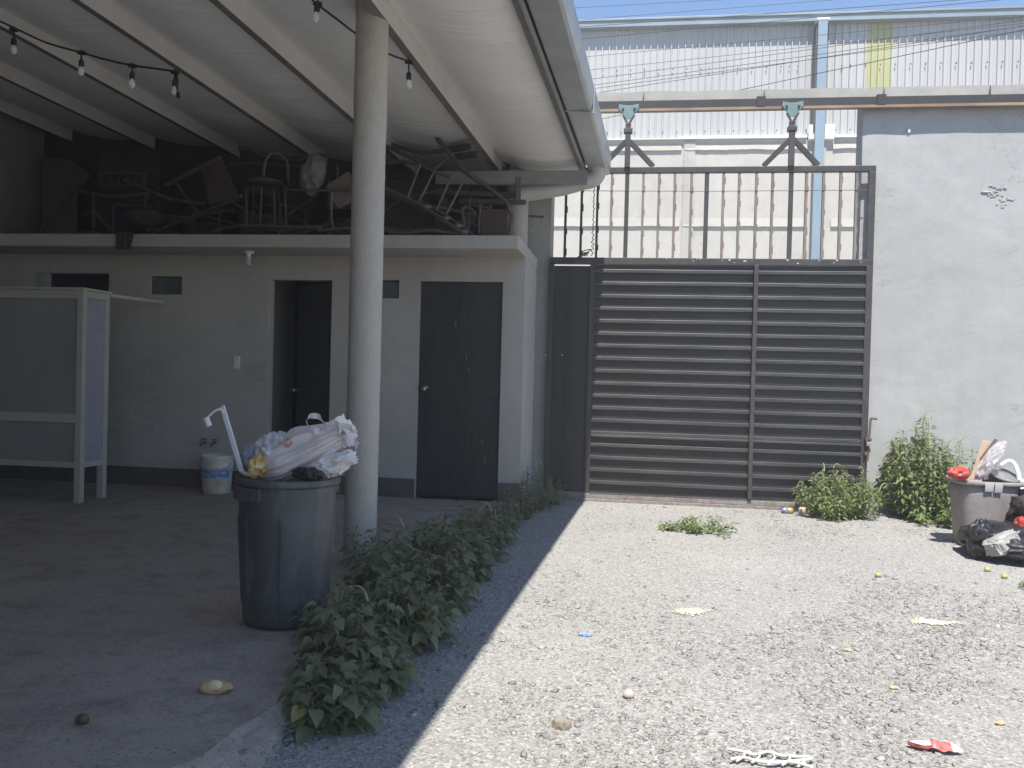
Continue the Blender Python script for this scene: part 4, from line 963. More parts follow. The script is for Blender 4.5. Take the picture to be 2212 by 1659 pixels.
# ------------------------------------------------------------------ plants
def leaf(mb, p, d, nrm, L, W, droop=.3, fold=.25):
    d = d.normalized(); s = d.cross(nrm)
    if s.length < 1e-3: s = d.orthogonal()
    s.normalize(); u = s.cross(d).normalized()
    def at(t, w, lift=0): return p + d*(L*t) + s*(W*w) + u*(-droop*L*t*t + lift)
    f = fold*W
    vs = [at(0, 0), at(.3, 0), at(.65, 0), at(1, 0), at(.16, .42, f*.8), at(.42, .5, f), at(.74, .28, f*.6), at(.16, -.42, f*.8), at(.42, -.5, f), at(.74, -.28, f*.6)]
    mb.add(vs, [(0, 1, 5, 4), (1, 2, 6, 5), (2, 3, 6), (1, 0, 7, 8), (2, 1, 8, 9), (3, 2, 9)], True)
def plant(name, label, cat, base, h, rad, stems, per, ls, mat, seed, group=None, aspect=.75, spikes=0, lean=(0, 0), low=.12, tall=None):
    rr = random.Random(seed); base = Vector(base)
    t = thing(name, label, cat, base, group)
    ms, ml, mk = MB(), MB(), MB()
    for i in range(stems):
        a = rr.uniform(0, 2*PI); R = rad*math.sqrt(rr.random()); hh = h*rr.uniform(.6, 1.0)*(1-.35*(R/rad)**2)
        if tall and i < tall: hh = h*rr.uniform(.95, 1.05); R *= .35
        b = base + Vector((math.cos(a)*R*.35, math.sin(a)*R*.35, 0))
        e = base + Vector((math.cos(a)*R+lean[0]*hh, math.sin(a)*R+lean[1]*hh, hh))
        m_ = (b+e)/2 + Vector((math.cos(a)*R*.25, math.sin(a)*R*.25, -.03*h))
        P = smoothpath([b, m_, e], 6); r0 = .0035+.004*h
        ms.tube(P, [r0*(1-.75*k/(len(P)-1)) for k in range(len(P))], 5, False)
        for k in range(per):
            u = low+(1-low)*(k+rr.random())/per; idx = min(int(u*(len(P)-1)), len(P)-2); p = P[idx].lerp(P[idx+1], u*(len(P)-1)-idx)
            an = k*2.4+rr.uniform(-.6, .6); up = rr.uniform(-.25, .65)+(.5 if u > .9 else 0)
            d = Vector((math.cos(an), math.sin(an), up)); pet = ls*rr.uniform(.2, .9)*(1.1-u*.6)
            q = p + d.normalized()*pet; L = ls*rr.uniform(.6, 1.2)*(1.12-.5*u)
            if q.z < base.z+.015: q.z = base.z+.015+rr.random()*.03
            ms.tube([p, q], .0016, 3, False)
            nr = Vector((rr.uniform(-.5, .5), rr.uniform(-.5, .5), 1)).normalized()
            leaf(ml, q, Vector((d.x, d.y, d.z*.4-rr.uniform(0, .5))), nr, L, L*aspect*rr.uniform(.85, 1.1), rr.uniform(.15, .5), rr.uniform(.1, .4))
        if i < spikes:
            top = P[-1]; a2 = rr.uniform(0, 2*PI); Ls = rr.uniform(.05, .12); c_ = Vector((math.cos(a2), math.sin(a2)*.6, 0))
            Q = smoothpath([top, top+c_*Ls*.25+Vector((0, 0, Ls*.55)), top+c_*Ls*.7+Vector((0, 0, Ls*.72)), top+c_*Ls*1.05+Vector((0, 0, Ls*.45))], 4)
            mk = MB(); mk.tube(Q, [.0065*(1-.6*k/(len(Q)-1)) for k in range(len(Q))], 6, True); mk.build('seed_spike', 'spike', t)
    ms.build('stems', 'stem', t); ml.build('foliage', mat, t)
    
    return t
G1 = 'broad leaved weeds along the edge of the concrete floor'
row = [  # x, y, h, rad, stems, per, leaf, label
    (-1.09, 3.06, 0.25, 0.13, 17, 18, 0.092, 'nearest weed in the row, dark green, at the broken corner of the concrete floor'),
    (-1.13, 3.34, 0.38, 0.17, 20, 21, 0.092, 'tall leafy weed just right of the foot of the trash can'),
    (-1.04, 3.42, 0.26, 0.16, 17, 18, 0.088, 'low weed spreading onto the gravel, beside the tall leafy weed by the trash can'),
    (-1.27, 3.72, 0.37, 0.19, 16, 20, 0.088, 'leafy weed touching the right side of the trash can'),
    (-1.10, 3.92, 0.40, 0.21, 20, 21, 0.088, 'bushy weed right of the trash can, before the round column'),
    (-1.00, 4.12, 0.26, 0.16, 14, 18, 0.084, 'low spreading weed on the shaded gravel in front of the round column'),
    (-1.25, 4.48, 0.40, 0.23, 20, 21, 0.084, 'thick weed hiding the foot of the round column'),
    (-1.02, 4.62, 0.33, 0.18, 18, 20, 0.084, 'wide weed on the gravel side of the round column foot'),
    (-1.45, 4.92, 0.42, 0.17, 12, 18, 0.080, 'slim weed leaning against the right side of the round column'),
    (-1.15, 5.10, 0.42, 0.21, 20, 21, 0.080, 'rounded weed just beyond the round column'),
    (-1.00, 5.35, 0.31, 0.15, 16, 18, 0.080, 'weed on the gravel side of the row just beyond the column'),
    (-1.19, 5.65, 0.42, 0.23, 18, 20, 0.080, 'weed in the middle of the row, below the left door edge'),
    (-1.05, 5.95, 0.39, 0.19, 18, 20, 0.076, 'weed in front of the closed black door, gravel side'),
    (-1.17, 6.25, 0.39, 0.21, 16, 18, 0.076, 'weed with tall thin tip in front of the closed black door'),
    (-1.02, 6.60, 0.33, 0.16, 14, 17, 0.071, 'last broad weed of the thick row before the gap'),
    (-1.05, 7.20, 0.28, 0.17, 12, 17, 0.063, 'small weed in front of the toilet block corner'),
    (-0.99, 7.70, 0.39, 0.16, 17, 18, 0.059, 'bushy weed at the corner of the toilet block'),
    (-0.90, 8.20, 0.51, 0.17, 18, 21, 0.052, 'feathery weed between the toilet block and the gate'),
    (-0.78, 8.62, 0.31, 0.14, 11, 17, 0.046, 'small weed at the foot of the gate in the shade'),
]
for i, (x, y, h, rd, st, pe, ls, lab) in enumerate(row):
    plant('broadleaf_weed', lab, 'weed', (x, y, SLZ if x < -1.3 else 0), h, rd, st, pe, ls, 'leaf_shade', 100+i, G1, aspect=.42 if i in (3, 8, 13, 16, 17) else .78, spikes=2 if i in (3, 8, 13, 17) else 0)
G2 = 'sunlit weeds at the foot of the wall and gate'
plant('amaranth_bush', 'wide low sunlit bush with pale seed spikes in front of the gate corner', 'bush', (2.0, 8.68, 0), .50, .40, 55, 34, .062, 'leaf_sun', 201, G2, aspect=.5, spikes=18, low=.08)
plant('amaranth_bush', 'tallest sunlit bush against the grey wall, left of the grey bin', 'bush', (2.80, 8.84, 0), .95, .40, 60, 42, .078, 'leaf_sun', 202, G2, aspect=.52, spikes=12, low=.1, tall=3)
plant('amaranth_bush', 'leafy bush directly behind the grey bin', 'bush', (3.10, 8.72, 0), .78, .30, 40, 38, .075, 'leaf_sun', 203, G2, aspect=.52, spikes=10, low=.1)
plant('vine_weed', 'low bright green creeping weed below the tallest bush', 'weed', (2.92, 8.46, 0), .22, .33, 26, 11, .075, 'leaf_vine', 204, G2, aspect=.85, low=.3)
plant('gravel_weed', 'small flat weed growing alone in the gravel before the gate', 'weed', (.66, 7.48, 0), .15, .26, 20, 12, .058, 'leaf_vine', 205, None, aspect=.55, low=.15)
plant('gravel_weed', 'tiny weed tuft left of the small flat weed in the gravel', 'weed', (.34, 7.45, 0), .09, .10, 7, 10, .045, 'leaf_vine', 206, None, aspect=.55, low=.15)
plant('dry_weed', 'tiny dry weed at the right edge of the gravel', 'weed', (2.62, 5.95, 0), .07, .12, 8, 9, .03, 'leaf_vine', 207, None, aspect=.5)

# ------------------------------------------------------------------ litter
q = oz(462, 1494, SLZ); t = thing('bread_piece', 'torn piece of bread lying on the concrete floor', 'bread', q)
def br(p, n):
    p.z = max(p.z, -.012); p.x += .018*(p.z > 0)*(p.x > 0); return p
mb = MB(); mb.blob(q+Vector((0, 0, .014)), (.055, .035, .03), 81, .2, 1.6, 4, True, False, br); mb.build('crust', 'bread', t)
mb = MB(); mb.blob(q+Vector((.012, -.016, .028)), (.034, .02, .022), 83, .15, 1.6, 3); mb.build('crumb', 'bread_in', t)
q = oz(178, 1562, SLZ); mb = MB(); mb.blob(q+Vector((0, 0, .012)), (.024, .02, .02), 85, .12, 1.5, 3); tag(mb.build('green_fruit', 'avo', loc=q), 'dark green fruit half lying on the concrete floor', 'fruit')
mb = MB(); mb.tube(smoothpath([oz(383, 1642, .012)+Vector((0, 0, .004)), oz(400, 1640, .012)+Vector((0, 0, .01)), oz(425, 1637, .02)], 4), [.006]*9, 6); tag(mb.build('stick', 'stick', loc=oz(405, 1640)), 'short dark stick by the broken floor edge', 'stick')
q = oz(1358, 1508); mb = MB(); mb.blob(q+Vector((0, 0, .016)), (.024, .022, .019), 87, .1, 1.3, 3); tag(mb.build('round_stone', 'round_stone', loc=q), 'smooth round tan stone on the sunlit gravel', 'stone')
q = oz(1213, 1572); mb = MB(); mb.blob(q+Vector((0, 0, .014)), (.034, .03, .03), 89, .6, 1.6, 2, False); tag(mb.build('brown_rock', 'brown_rock', loc=q), 'angular brown rock on the gravel near the shadow edge', 'rock')
for (px, py), lab in (((1897, 1247), 'yellow lime alone on the gravel, furthest from the rubbish heap'), ((2133, 1235), 'yellow lime at the front edge of the black rubbish bag'), ((2170, 1250), 'yellow lime nearest the right edge, below the black rubbish bag')):
    q = oz(px, py); mb = MB(); mb.blob(q+Vector((0, 0, .016)), (.023, .019, .018), px, .06, 1.4, 3); tag(mb.build('lime', 'lime', loc=q), lab, 'lime', 'limes on the gravel')
# red and white wrapper
q = oz(2020, 1624); t = thing('crushed_wrapper', 'crushed red and white wrapper on the gravel at the bottom right', 'wrapper', q)
def wr(x0, x1, seed):
    def f(u, v):
        x = x0+(x1-x0)*u; w = .034*(1-abs(x/.095)**2.2)*(2*v-1)
        return q+Vector((x, w*.9-.15*x, .022+.016*mn.noise((x*30, w*30, seed))+.02*(1-abs(2*v-1))*(1-abs(x/.1))))
    return f
mb = MB(); mb.grid(wr(-.088, -.02, 2), 10, 8); mb.build('white_end', 'paper', t); mb = MB(); mb.grid(wr(.052, .088, 2), 6, 8); mb.build('white_end', 'paper', t)
mb = MB(); mb.grid(wr(-.02, .052, 2), 12, 8); mb.build('red_middle', 'print_red', t); mb = MB(); ribbon(mb, [q+Vector((-.09, .012, .02)), q+Vector((-.05, -.025, .024)), q+Vector((-.02, -.03, .03))], .016, .012, .2); mb.build('red_edge', 'print_red', t)
# white lattice strip
q = oz(1665, 1648); mb = MB(); rr = random.Random(8)
for i in range(5):
    x = -.10+.05*i
    mb.tube(smoothpath([q+Vector((x-.02, -.04, .012)), q+Vector((x+.01, -.01, .022)), q+Vector((x+.012, .025, .02)), q+Vector((x+.04, .045, .012))], 4), .0045, 5)
for s in (-1, 1):
    mb.tube(smoothpath([q+Vector((-.14+.045*i, s*.03+.014*math.sin(i*2.1+s), .018+.005*math.sin(i*3))) for i in range(7)], 4), .006, 5)
mb.tube(smoothpath([q+Vector((-.02, -.045, .014)), q+Vector((.06, -.02, .02)), q+Vector((.13, .01, .02)), q+Vector((.14, .03, .016))], 4), .006, 5)
tag(mb.build('plastic_lattice', 'mesh_white', loc=q), 'broken white plastic lattice strip on the gravel at the bottom edge', 'plastic strip')
q = oz(1263, 1374); tag(crumple_bag(q+Vector((0, 0, .008)), (.028, .016, .008), 91, amp=.8, sc=2, sub=3, smooth=False).build('blue_film_scrap', 'blue_film', loc=q), 'small blue plastic scrap on the gravel', 'plastic scrap')
for (px, py), s, lab in (((1930, 1489), .019, 'orange peel scrap on the gravel near the bottom right'), ((2160, 1566), .019, 'thin orange peel scrap close to the right edge'), ((1830, 1407), .02, 'small pale orange scrap in the middle of the gravel')):
    q = oz(px, py); mb = MB(); mb.blob(q+Vector((0, 0, .008)), (s, s*.5, .007), px, .7, 2, 2, False); tag(mb.build('peel_scrap', 'orange', loc=q), lab, 'peel', 'orange scraps on the gravel')
for (px, py), rx, ry, N_, lab in (((1497, 1322), .10, .07, 420, 'small pale yellow patch of spilled grain on the gravel'), ((2010, 1346), .13, .06, 620, 'larger pale yellow patch of spilled grain at the right')):
    c_ = oz(px, py); pts = []
    for _ in range(N_):
        a = random.uniform(0, 2*PI); r_ = math.sqrt(random.random())*(1+.9*mn.noise((math.cos(a)*1.8, math.sin(a)*1.8, px)))*random.uniform(.5, 1.1); pts.append((c_.x+rx*r_*math.cos(a)+.03*r_*math.sin(a), c_.y+ry*r_*math.sin(a), .006))
    pts = np.array(pts); struct(pebbles('spilled_grain', pts, np.array([random.uniform(.006, .014) for _ in pts]), 'rice', seed=px), 'stuff', lab, 'spilled grain')
q = oz(1700, 1109); t = thing('drink_can', 'crushed blue and gold drink can lying by the gate foot', 'drink can', q)
mb = MB(); mb.lathe(q+Vector((-.055, 0, .030)), [(.001, 0), (.024, .002), (.029, .012), (.029, .05), (.027, .055)], 20, axis='x'); mb.build('blue_end', 'can_blue', t)
mb = MB(); mb.lathe(q+Vector((-.055, 0, .030)), [(.027, .055), (.030, .06), (.03, .10), (.024, .112), (.001, .113)], 20, axis='x'); mb.build('gold_end', 'can_gold', t)
q = oz(1745, 1111); t = thing('plastic_bottle', 'clear plastic bottle with worn label lying under the gate corner bush', 'bottle', q)
mb = MB(); mb.lathe(q+Vector((-.09, 0, .034)), [(.001, 0), (.03, .004), (.033, .02), (.030, .05), (.033, .07), (.033, .14), (.02, .18), (.012, .19), (.012, .21)], 20, axis='x'); mb.build('bottle_body', 'bag_clear', t)
mb = MB(); mb.lathe(q+Vector((-.09, 0, .034)), [(.0335, .015), (.0335, .055)], 20, axis='x'); mb.build('label', 'orange', t)
q = oz(1897, 1113); tag(crumple_bag(q+Vector((0, 0, .012)), (.05, .03, .014), 95, amp=.5, sc=2, sub=3).build('paper_scrap', 'paper', loc=q), 'flat white paper scrap between the two bushes', 'paper')
q = oz(2040, 1119); t = thing('torn_packet', 'torn red and blue packet on the creeping weed left of the grey bin', 'packet', q)
crumple_bag(q+Vector((.02, 0, .05)), (.035, .025, .02), 97, amp=.8, sc=2, sub=3, smooth=False).build('red_part', 'bag_red', t)
crumple_bag(q+Vector((-.03, -.02, .02)), (.02, .02, .03), 98, amp=.6, sc=2, sub=3, smooth=False).build('blue_part', 'can_blue', t)

# ------------------------------------------------------------------ junk on the flat roof
JZ = 2.519
GJ = 'junk piled on the flat roof'
def junk(name, label, cat, parts, ref, bev=0):
    t = thing(name, label, cat, ref, GJ)
    for pn, mb, mt in parts: mb.build(pn, mt, t, bevel=bev)
    return t
def tb(paths, r=.014, n=8, sm=True):
    mb = MB()
    for P in paths: mb.tube(smoothpath(P, 5) if sm and len(P) > 2 else P, r, n)
    return mb
def frame_chair(x, y, rz, tilt, label, mt='junk_dark'):
    c = Vector((x, y, JZ)); Rm = Matrix.Rotation(rz, 3, 'Z') @ Matrix.Rotation(tilt, 3, 'X')
    T = lambda a, b, h: c + Rm @ Vector((a, b, h))
    parts = []
    for sx in (-.19, .19):
        parts.append(('leg', tb([[T(sx, -.2, .01), T(sx, -.19, .42), T(sx, -.16, .44)]], .012), mt))
        parts.append(('leg', tb([[T(sx, .22, .01), T(sx, .18, .43), T(sx, .24, .82)]], .012), mt))
    st_ = MB(); st_.slab([T(-.2, -.2, .44), T(.2, -.2, .44), T(.2, .19, .44), T(-.2, .19, .44)], Rm @ Vector((0, 0, .03))); parts.append(('seat', st_, 'wood'))
    bk = MB(); bk.slab([T(-.19, .235, .62), T(.19, .235, .62), T(.19, .25, .80), T(-.19, .25, .80)], Rm @ Vector((0, .02, 0))); parts.append(('backrest', bk, 'wood'))
    return junk('old_chair', label, 'chair', parts, c, .002)
# tilted stool with a brown seat
A = [c6(1085, 330, 8.1), c6(1240, 250, 8.05), c6(1375, 560, 8.0), c6(1150, 625, 8.05)]
mb = MB(); mb.slab(A, (0, .03, 0)); l1 = MB(); l1.bar(c6(800, 472, 8.3), c6(1240, 250, 8.04), .035, .03); l2 = MB(); l2.bar(c6(960, 750, 8.3), c6(1400, 550, 8.0), .035, .03)
s1 = MB(); s1.bar(c6(890, 450, 8.28), c6(1062, 690, 8.28), .02, .02); s2 = MB(); s2.bar(c6(1060, 300, 8.1), c6(1160, 430, 8.04), .015, .02)
junk('stool', 'old brown stool lying tilted on its side in the dark pile', 'stool', [('seat', mb, 'wood'), ('leg', l1, 'wood_pale'), ('leg', l2, 'wood_pale'), ('stretcher', s1, 'wood_pale'), ('batten', s2, 'wood')], c6(1150, 750, 8.1), .004)
# bent tube chair
Yc = 8.15
back = tb([[c6(1575, 440, Yc), c6(1580, 320, Yc), c6(1610, 240, Yc+.03), c6(1660, 215, Yc+.05), c6(1720, 240, Yc+.06), c6(1760, 300, Yc+.1), c6(1765, 420, Yc+.12)]], .014)
st = MB(); c_ = c6(1585, 445, Yc); st.lathe(c_, [(.001, .02), (.16, .018), (.17, 0), (.16, -.015), (.001, -.016)], 28)
parts = [('backrest', back, 'junk_white'), ('seat', st, 'junk_metal')]
for a, b in (((1435, 480), (1440, 790)), ((1655, 500), (1662, 780)), ((1560, 480), (1545, 790)), ((1740, 470), (1750, 790))):
    parts.append(('leg', tb([[c6(*a, Yc), c6(b[0], b[1], Yc+.02)]], .012), 'junk_metal'))
junk('tube_chair', 'round seated tube chair with arched back, left of the pale sack', 'chair', parts, c6(1600, 790, Yc))
q = c6(1960, 380, 8.0); mb = MB(); mb.blob(q, (.115, .1, .19), 103, .35, 1.8, 4, True, True, None, Matrix.Rotation(.25, 3, 'Y')); tag(mb.build('pale_sack', 'sack', loc=q), 'pale stuffed sack sitting high in the pile left of the round column', 'sack', GJ)
A = [c6(2062, 470, 7.95), c6(2230, 360, 7.98), c6(2330, 480, 8), c6(2260, 600, 8), c6(2165, 650, 7.96), c6(2110, 590, 7.95)]
mb = MB(); mb.slab(A, (0, .03, 0)); parts = [('seat', mb, 'seat'), ('leg', tb([[c6(2108, 520, 7.94), c6(2105, 700, 7.94), c6(2118, 800, 7.93)]], .012), 'junk_white'), ('rail', tb([[c6(1740, 500, 7.98), c6(1950, 508, 7.95), c6(2330, 505, 7.95)]], .013), 'junk_dark')]
junk('upturned_chair', 'upturned chair with pale seat, half behind the round column', 'chair', parts, c6(2110, 800, 7.94), .003)
tag(tb([[c6(1170, 838, 7.75), c6(1290, 800, 7.72), c6(1450, 785, 7.7), c6(1700, 790, 7.7), c6(2000, 800, 7.7), c6(2015, 822, 7.7), c6(2200, 805, 7.72), c6(2400, 800, 7.78)]], .013).build('bent_pipe', 'junk_metal', loc=c6(1500, 800, 7.7)), 'long bent pipe lying along the roof edge left of the round column', 'pipe', GJ)
tag(tb([[c6(1380, 175, 8.4), c6(1480, 190, 8.4), c6(1600, 240, 8.4), c6(1840, 270, 8.4), c6(2000, 232, 8.35), c6(2250, 275, 8.3)]], .017).build('bent_pipe', 'junk_metal', loc=c6(1600, 240, 8.4)), 'highest bent pipe lying across the top of the pile', 'pipe', GJ)
tag(tb([[c6(1310, 300, 8.5), c6(1590, 300, 8.5), c6(1860, 320, 8.5)], [c6(1770, 310, 8.5), c6(1772, 470, 8.5)], [c6(2150, 290, 8.5), c6(2152, 460, 8.5)]], .012).build('steel_rack', 'junk_metal', loc=c6(1600, 300, 8.5)), 'thin steel rack frame behind the arched chair back', 'rack', GJ)
tag(tb([[c6(480, 425, 8.2), c6(600, 480, 8.15), c6(800, 560, 8.1), c6(930, 592, 8.1), c6(1110, 612, 8.1)]], .015).build('bent_pipe', 'junk_metal', loc=c6(800, 560, 8.1)), 'pipe sloping down to the right under the tilted stool', 'pipe', GJ)
# dark armchair frame, left
mb = MB(); A = [c6(300, 372, 8.4), c6(638, 376, 8.4), c6(640, 470, 8.4), c6(310, 470, 8.4)]
fr = MB()
for i in range(4): fr.bar(A[i], A[(i+1) % 4], .03, .03)
for u in (.2, .4, .6, .8): mb.bar(A[0].lerp(A[1], u), A[3].lerp(A[2], u), .02, .015)
lg1 = tb([[c6(660, 540, 8.3), c6(645, 640, 8.3), c6(640, 800, 8.3)]], .013); lg2 = tb([[c6(240, 520, 8.3), c6(240, 800, 8.3)]], .013)
st = tb([[c6(90, 505, 8.3), c6(230, 535, 8.25), c6(380, 555, 8.22), c6(520, 550, 8.22), c6(690, 525, 8.3)]], .016)
junk('slatted_chair', 'dark chair with slatted back and curved seat edge at the left of the pile', 'chair', [('back_frame', fr, 'wood'), ('back_slats', mb, 'wood'), ('leg', lg1, 'junk_dark'), ('leg', lg2, 'junk_dark'), ('seat_edge', st, 'junk_metal')], c6(450, 800, 8.3))
mb = MB(); mb.box(*[f(c6(250, 600, 8.7).x, c6(760, 600, 8.7).x) for f in (min, max)], 8.7, 9.2, JZ, c6(400, 215, 8.7).z); tag(mb.build('dark_cupboard', 'rag', loc=c6(500, 600, 8.7)), 'large dark cupboard at the back left of the pile', 'cupboard', GJ)
q = c6(620, 730, 8.0); mb = crumple_bag(q, (.20, .14, .09), 107, amp=.5, sc=2., sub=4); tag(mb.build('dark_bundle', 'rag', loc=q), 'low dark bundle of rags on the roof slab under the slatted chair', 'rags', GJ)
q = c6(475, 850, 7.51)
def dr(u, v):
    x = q.x-.075+.16*u+.05*(1-v)*u; z = JZ+.16-.33*v if v > .45 else JZ+.012+.012*(1-v/.45)
    y = 7.515 if v > .45 else 7.515+.25*(.45-v)
    z = JZ+.012 if v <= .45 else JZ+.012-.30*(v-.45)
    return Vector((x+.012*mn.noise((u*4, v*4, 0)), y-.012+.014*mn.noise((u*7, v*3, 5)), z))
mb = MB(); mb.grid(dr, 16, 24); tag(mb.build('hanging_rag', 'rag', loc=(q.x, 7.5, JZ)), 'dark rag draped over the roof edge at the left', 'rag', GJ)
mb = MB(); a, b = c6(-300, 800, 7.9), c6(400, 800, 7.9); mb.box(a.x, b.x, 7.62, 7.78, JZ, JZ+.035); tag(mb.build('plank', 'wood', bevel=.004, loc=(b.x, 7.7, JZ)), 'brown plank lying along the roof edge at the far left', 'plank', GJ)
a, b = c6(560, 800, 7.9), c6(840, 800, 7.9); mb = MB(); mb.box(a.x, b.x, 7.65, 7.74, JZ, JZ+.025); tag(mb.build('plank', 'wood_pale', bevel=.004, loc=(b.x, 7.7, JZ)), 'short grey plank on the roof edge right of the hanging rag', 'plank', GJ)
A = [oy(92, 338, 9.2), oy(150, 345, 9.2), oy(196, 378, 9.2), oy(168, 420, 9.1), oy(165, 505, 9.0), oy(92, 505, 9.0)]
mb = MB(); mb.slab(A, (0, .02, 0)); tag(mb.build('wall_patch_slab', 'seat', loc=A[5]), 'pale slab added for the bright back wall patch in the left corner above the roof slab', 'board', GJ)  # pale slab added where a bright patch of the back wall shows
tag(tb([[oy(84, 505, 8.8), oy(150, 420, 8.9)], [oy(150, 420, 8.9), oy(178, 400, 8.9)]], .02, sm=False).build('pole', 'junk_dark', loc=oy(120, 460, 8.9)), 'dark pole crossing in front of the pale wall patch', 'pole', GJ)
# right-hand part of the pile
Yr = 8.0
tag(tb([[c7(1010, 112, 8.1), c7(1080, 205, 8.08), c7(1150, 285, 8.05), c7(1215, 370, 8.03), c7(1290, 440, 8.0), c7(1400, 520, 8.0), c7(1495, 572, 8.0)], ], .024).build('curved_rail', 'junk_dark', loc=c7(1280, 440, 8)), 'thick curved dark rail rising highest at the right of the pile', 'rail', GJ)
tag(tb([[c7(1495, 590, 8.05), c7(1590, 660, 8.02), c7(1680, 745, 8.0), c7(1690, 800, 8.0), c7(1715, 850, 8.0), c7(1692, 1032, 8.0)]], .02).build('bent_leg_tube', 'junk_metal', loc=c7(1690, 1000, 8)), 'pale bent tube standing at the right end of the pile', 'pipe', GJ)
mb = MB(); mb.bar(c7(1115, 228, 8.3), c7(1308, 200, 8.1), .05, .055); tag(mb.build('square_bar', 'wood', loc=c7(1200, 215, 8.2)), 'upper of two short square bars sticking out to the right of the curved rail', 'bar', GJ)
mb = MB(); mb.bar(c7(1190, 292, 8.3), c7(1404, 270, 8.1), .05, .055); tag(mb.build('square_bar', 'junk_dark', loc=c7(1300, 280, 8.2)), 'lower of two short square bars sticking out to the right of the curved rail', 'bar', GJ)
r1, r2 = MB(), MB(); r1.tube([c7(505, 585, 7.95), c7(850, 740, 7.9), c7(1278, 1035, 7.68)], .02, 8); r2.tube([c7(830, 700, 8.1), c7(1100, 850, 8.0), c7(1355, 1032, 7.85)], .016, 8)
rg = MB()
for (a, b) in (((1190, 940), (1250, 945)), ((1250, 995), (1310, 1000)), ((1080, 870), (1130, 868)), ((900, 765), (950, 760))): rg.bar(c7(*a, 7.75), c7(*b, 7.9), .02, .03)
junk('ladder', 'metal ladder lying on a slope down to the roof edge right of the round column', 'ladder', [('rail', r1, 'junk_dark'), ('rail', r2, 'junk_dark'), ('rungs', rg, 'junk_white')], c7(1278, 1035, 7.68))
parts = []
for a, b in (((852, 368), (736, 678)), ((985, 430), (845, 712)), ((1140, 492), (1004, 798)), ((1248, 545), (1100, 832))):
    parts.append(('leg', tb([[c7(*a, 8.12), c7(*b, 8.0)]], .011), 'junk_white'))
mb = MB(); mb.bar(c7(1135, 485, 8.11), c7(1252, 545, 8.11), .03, .045); parts.append(('cross_bar', mb, 'junk_white'))
mb = MB(); mb.tube([c7(640, 330, 8.2), c7(850, 368, 8.15), c7(1000, 440, 8.13), c7(1150, 490, 8.14)], .015, 8); parts.append(('side_rail', mb, 'junk_dark'))
junk('table_frame', 'overturned table frame with four thin pale legs pointing up', 'table frame', parts, c7(1000, 800, 8.0))
tag(tb([[c7(505, 160, 8.5), c7(700, 215, 8.45), c7(880, 250, 8.4), c7(1000, 245, 8.35), c7(1085, 232, 8.3)]], .022).build('curved_rail', 'junk_dark', loc=c7(880, 250, 8.4)), 'sagging dark rail along the ceiling right of the round column', 'rail', GJ)
tag(tb([[c7(505, 180, 8.3), c7(700, 270, 8.25), c7(850, 345, 8.2), c7(980, 400, 8.2)], [c7(980, 420, 8.2), c7(1095, 310, 8.2)]], .017, sm=False).build('angle_frame', 'junk_metal', loc=c7(850, 345, 8.2)), 'steel angle frame sloping down behind the table frame legs', 'frame', GJ)
h1 = MB(); h1.bar(c7(1000, 628, 8.4), c7(1770, 658, 8.2), .04, .045); h2 = MB(); h2.bar(c7(1230, 712, 8.3), c7(1845, 722, 8.1), .04, .045); h3 = MB(); h3.bar(c7(1775, 490, 8.15), c7(1772, 715, 8.12), .05, .05)
junk('bed_frame', 'dark metal bed frame with an upright end post at the right of the pile', 'bed frame', [('side_bar', h1, 'junk_dark'), ('side_bar', h2, 'junk_dark'), ('end_post', h3, 'junk_dark'), ('leg', tb([[c7(1322, 680, 8.2), c7(1305, 990, 8.15)]], .013), 'junk_metal'), ('leg', tb([[c7(1418, 735, 8.15), c7(1402, 1015, 8.1)]], .012), 'junk_metal')], c7(1500, 720, 8.2), .003)
a, b = c7(1425, 810, 8.15), c7(1672, 1030, 8.15); mb = MB(); mb.box(a.x, b.x, 8.15, 8.5, JZ, a.z); lid = MB(); lid.box(a.x-.01, b.x+.01, 8.14, 8.51, a.z+.001, a.z+.018)
junk('wooden_box', 'brown wooden box at the right end of the pile', 'box', [('case', mb, 'wood'), ('lid', lid, 'wood_pale')], (a.x, 8.2, JZ), .004)
mb = MB(); mb.slab([c7(1040, 680, 8.3), c7(1105, 690, 8.3), c7(1090, 850, 8.3), c7(1100, 985, 8.3), c7(1045, 985, 8.3)], (0, .03, 0)); tag(mb.build('plank', 'wood', bevel=.003, loc=c7(1070, 985, 8.3)), 'upright brown plank behind the thin pale legs', 'plank', GJ)
tag(tb([[c7(505, 985, 7.72), c7(680, 1018, 7.7), c7(800, 1002, 7.7), c7(960, 985, 7.72), c7(1080, 1005, 7.75), c7(1200, 1015, 7.8)]], .016).build('bent_pipe', 'junk_dark', loc=c7(800, 1002, 7.7)), 'dark bent pipe on the roof edge right of the round column', 'pipe', GJ)
mb = MB(); mb.slab([c7(1260, 820, 8.6), c7(1360, 820, 8.6), c7(1360, 1000, 8.6), c7(1200, 1000, 8.6)], (0, .03, 0)); tag(mb.build('grey_board', 'junk_white', loc=c7(1300, 1000, 8.6)), 'small grey board behind the bed frame legs', 'board', GJ)
mb = MB(); mb.tube(smoothpath([c7(1270, 1000, 8.05), c7(1262, 880, 8.05), c7(1245, 800, 8.08), c7(1280, 770, 8.1), c7(1350, 800, 8.1), c7(1368, 850, 8.1)], 5), .014, 8); tag(mb.build('hooked_tube', 'junk_dark', loc=c7(1265, 1000, 8.05)), 'dark hooked tube standing left of the bed frame legs', 'pipe', GJ)
frame_chair(-3.75, 8.7, 1.2, .0, 'dark wooden seat chair between the tilted stool and the arched back chair')
frame_chair(-5.35, 8.7, .2, .0, 'dark wooden seat chair in front of the cupboard at the left')
frame_chair(-1.75, 8.65, -.6, .0, 'dark wooden seat chair below the table frame legs')
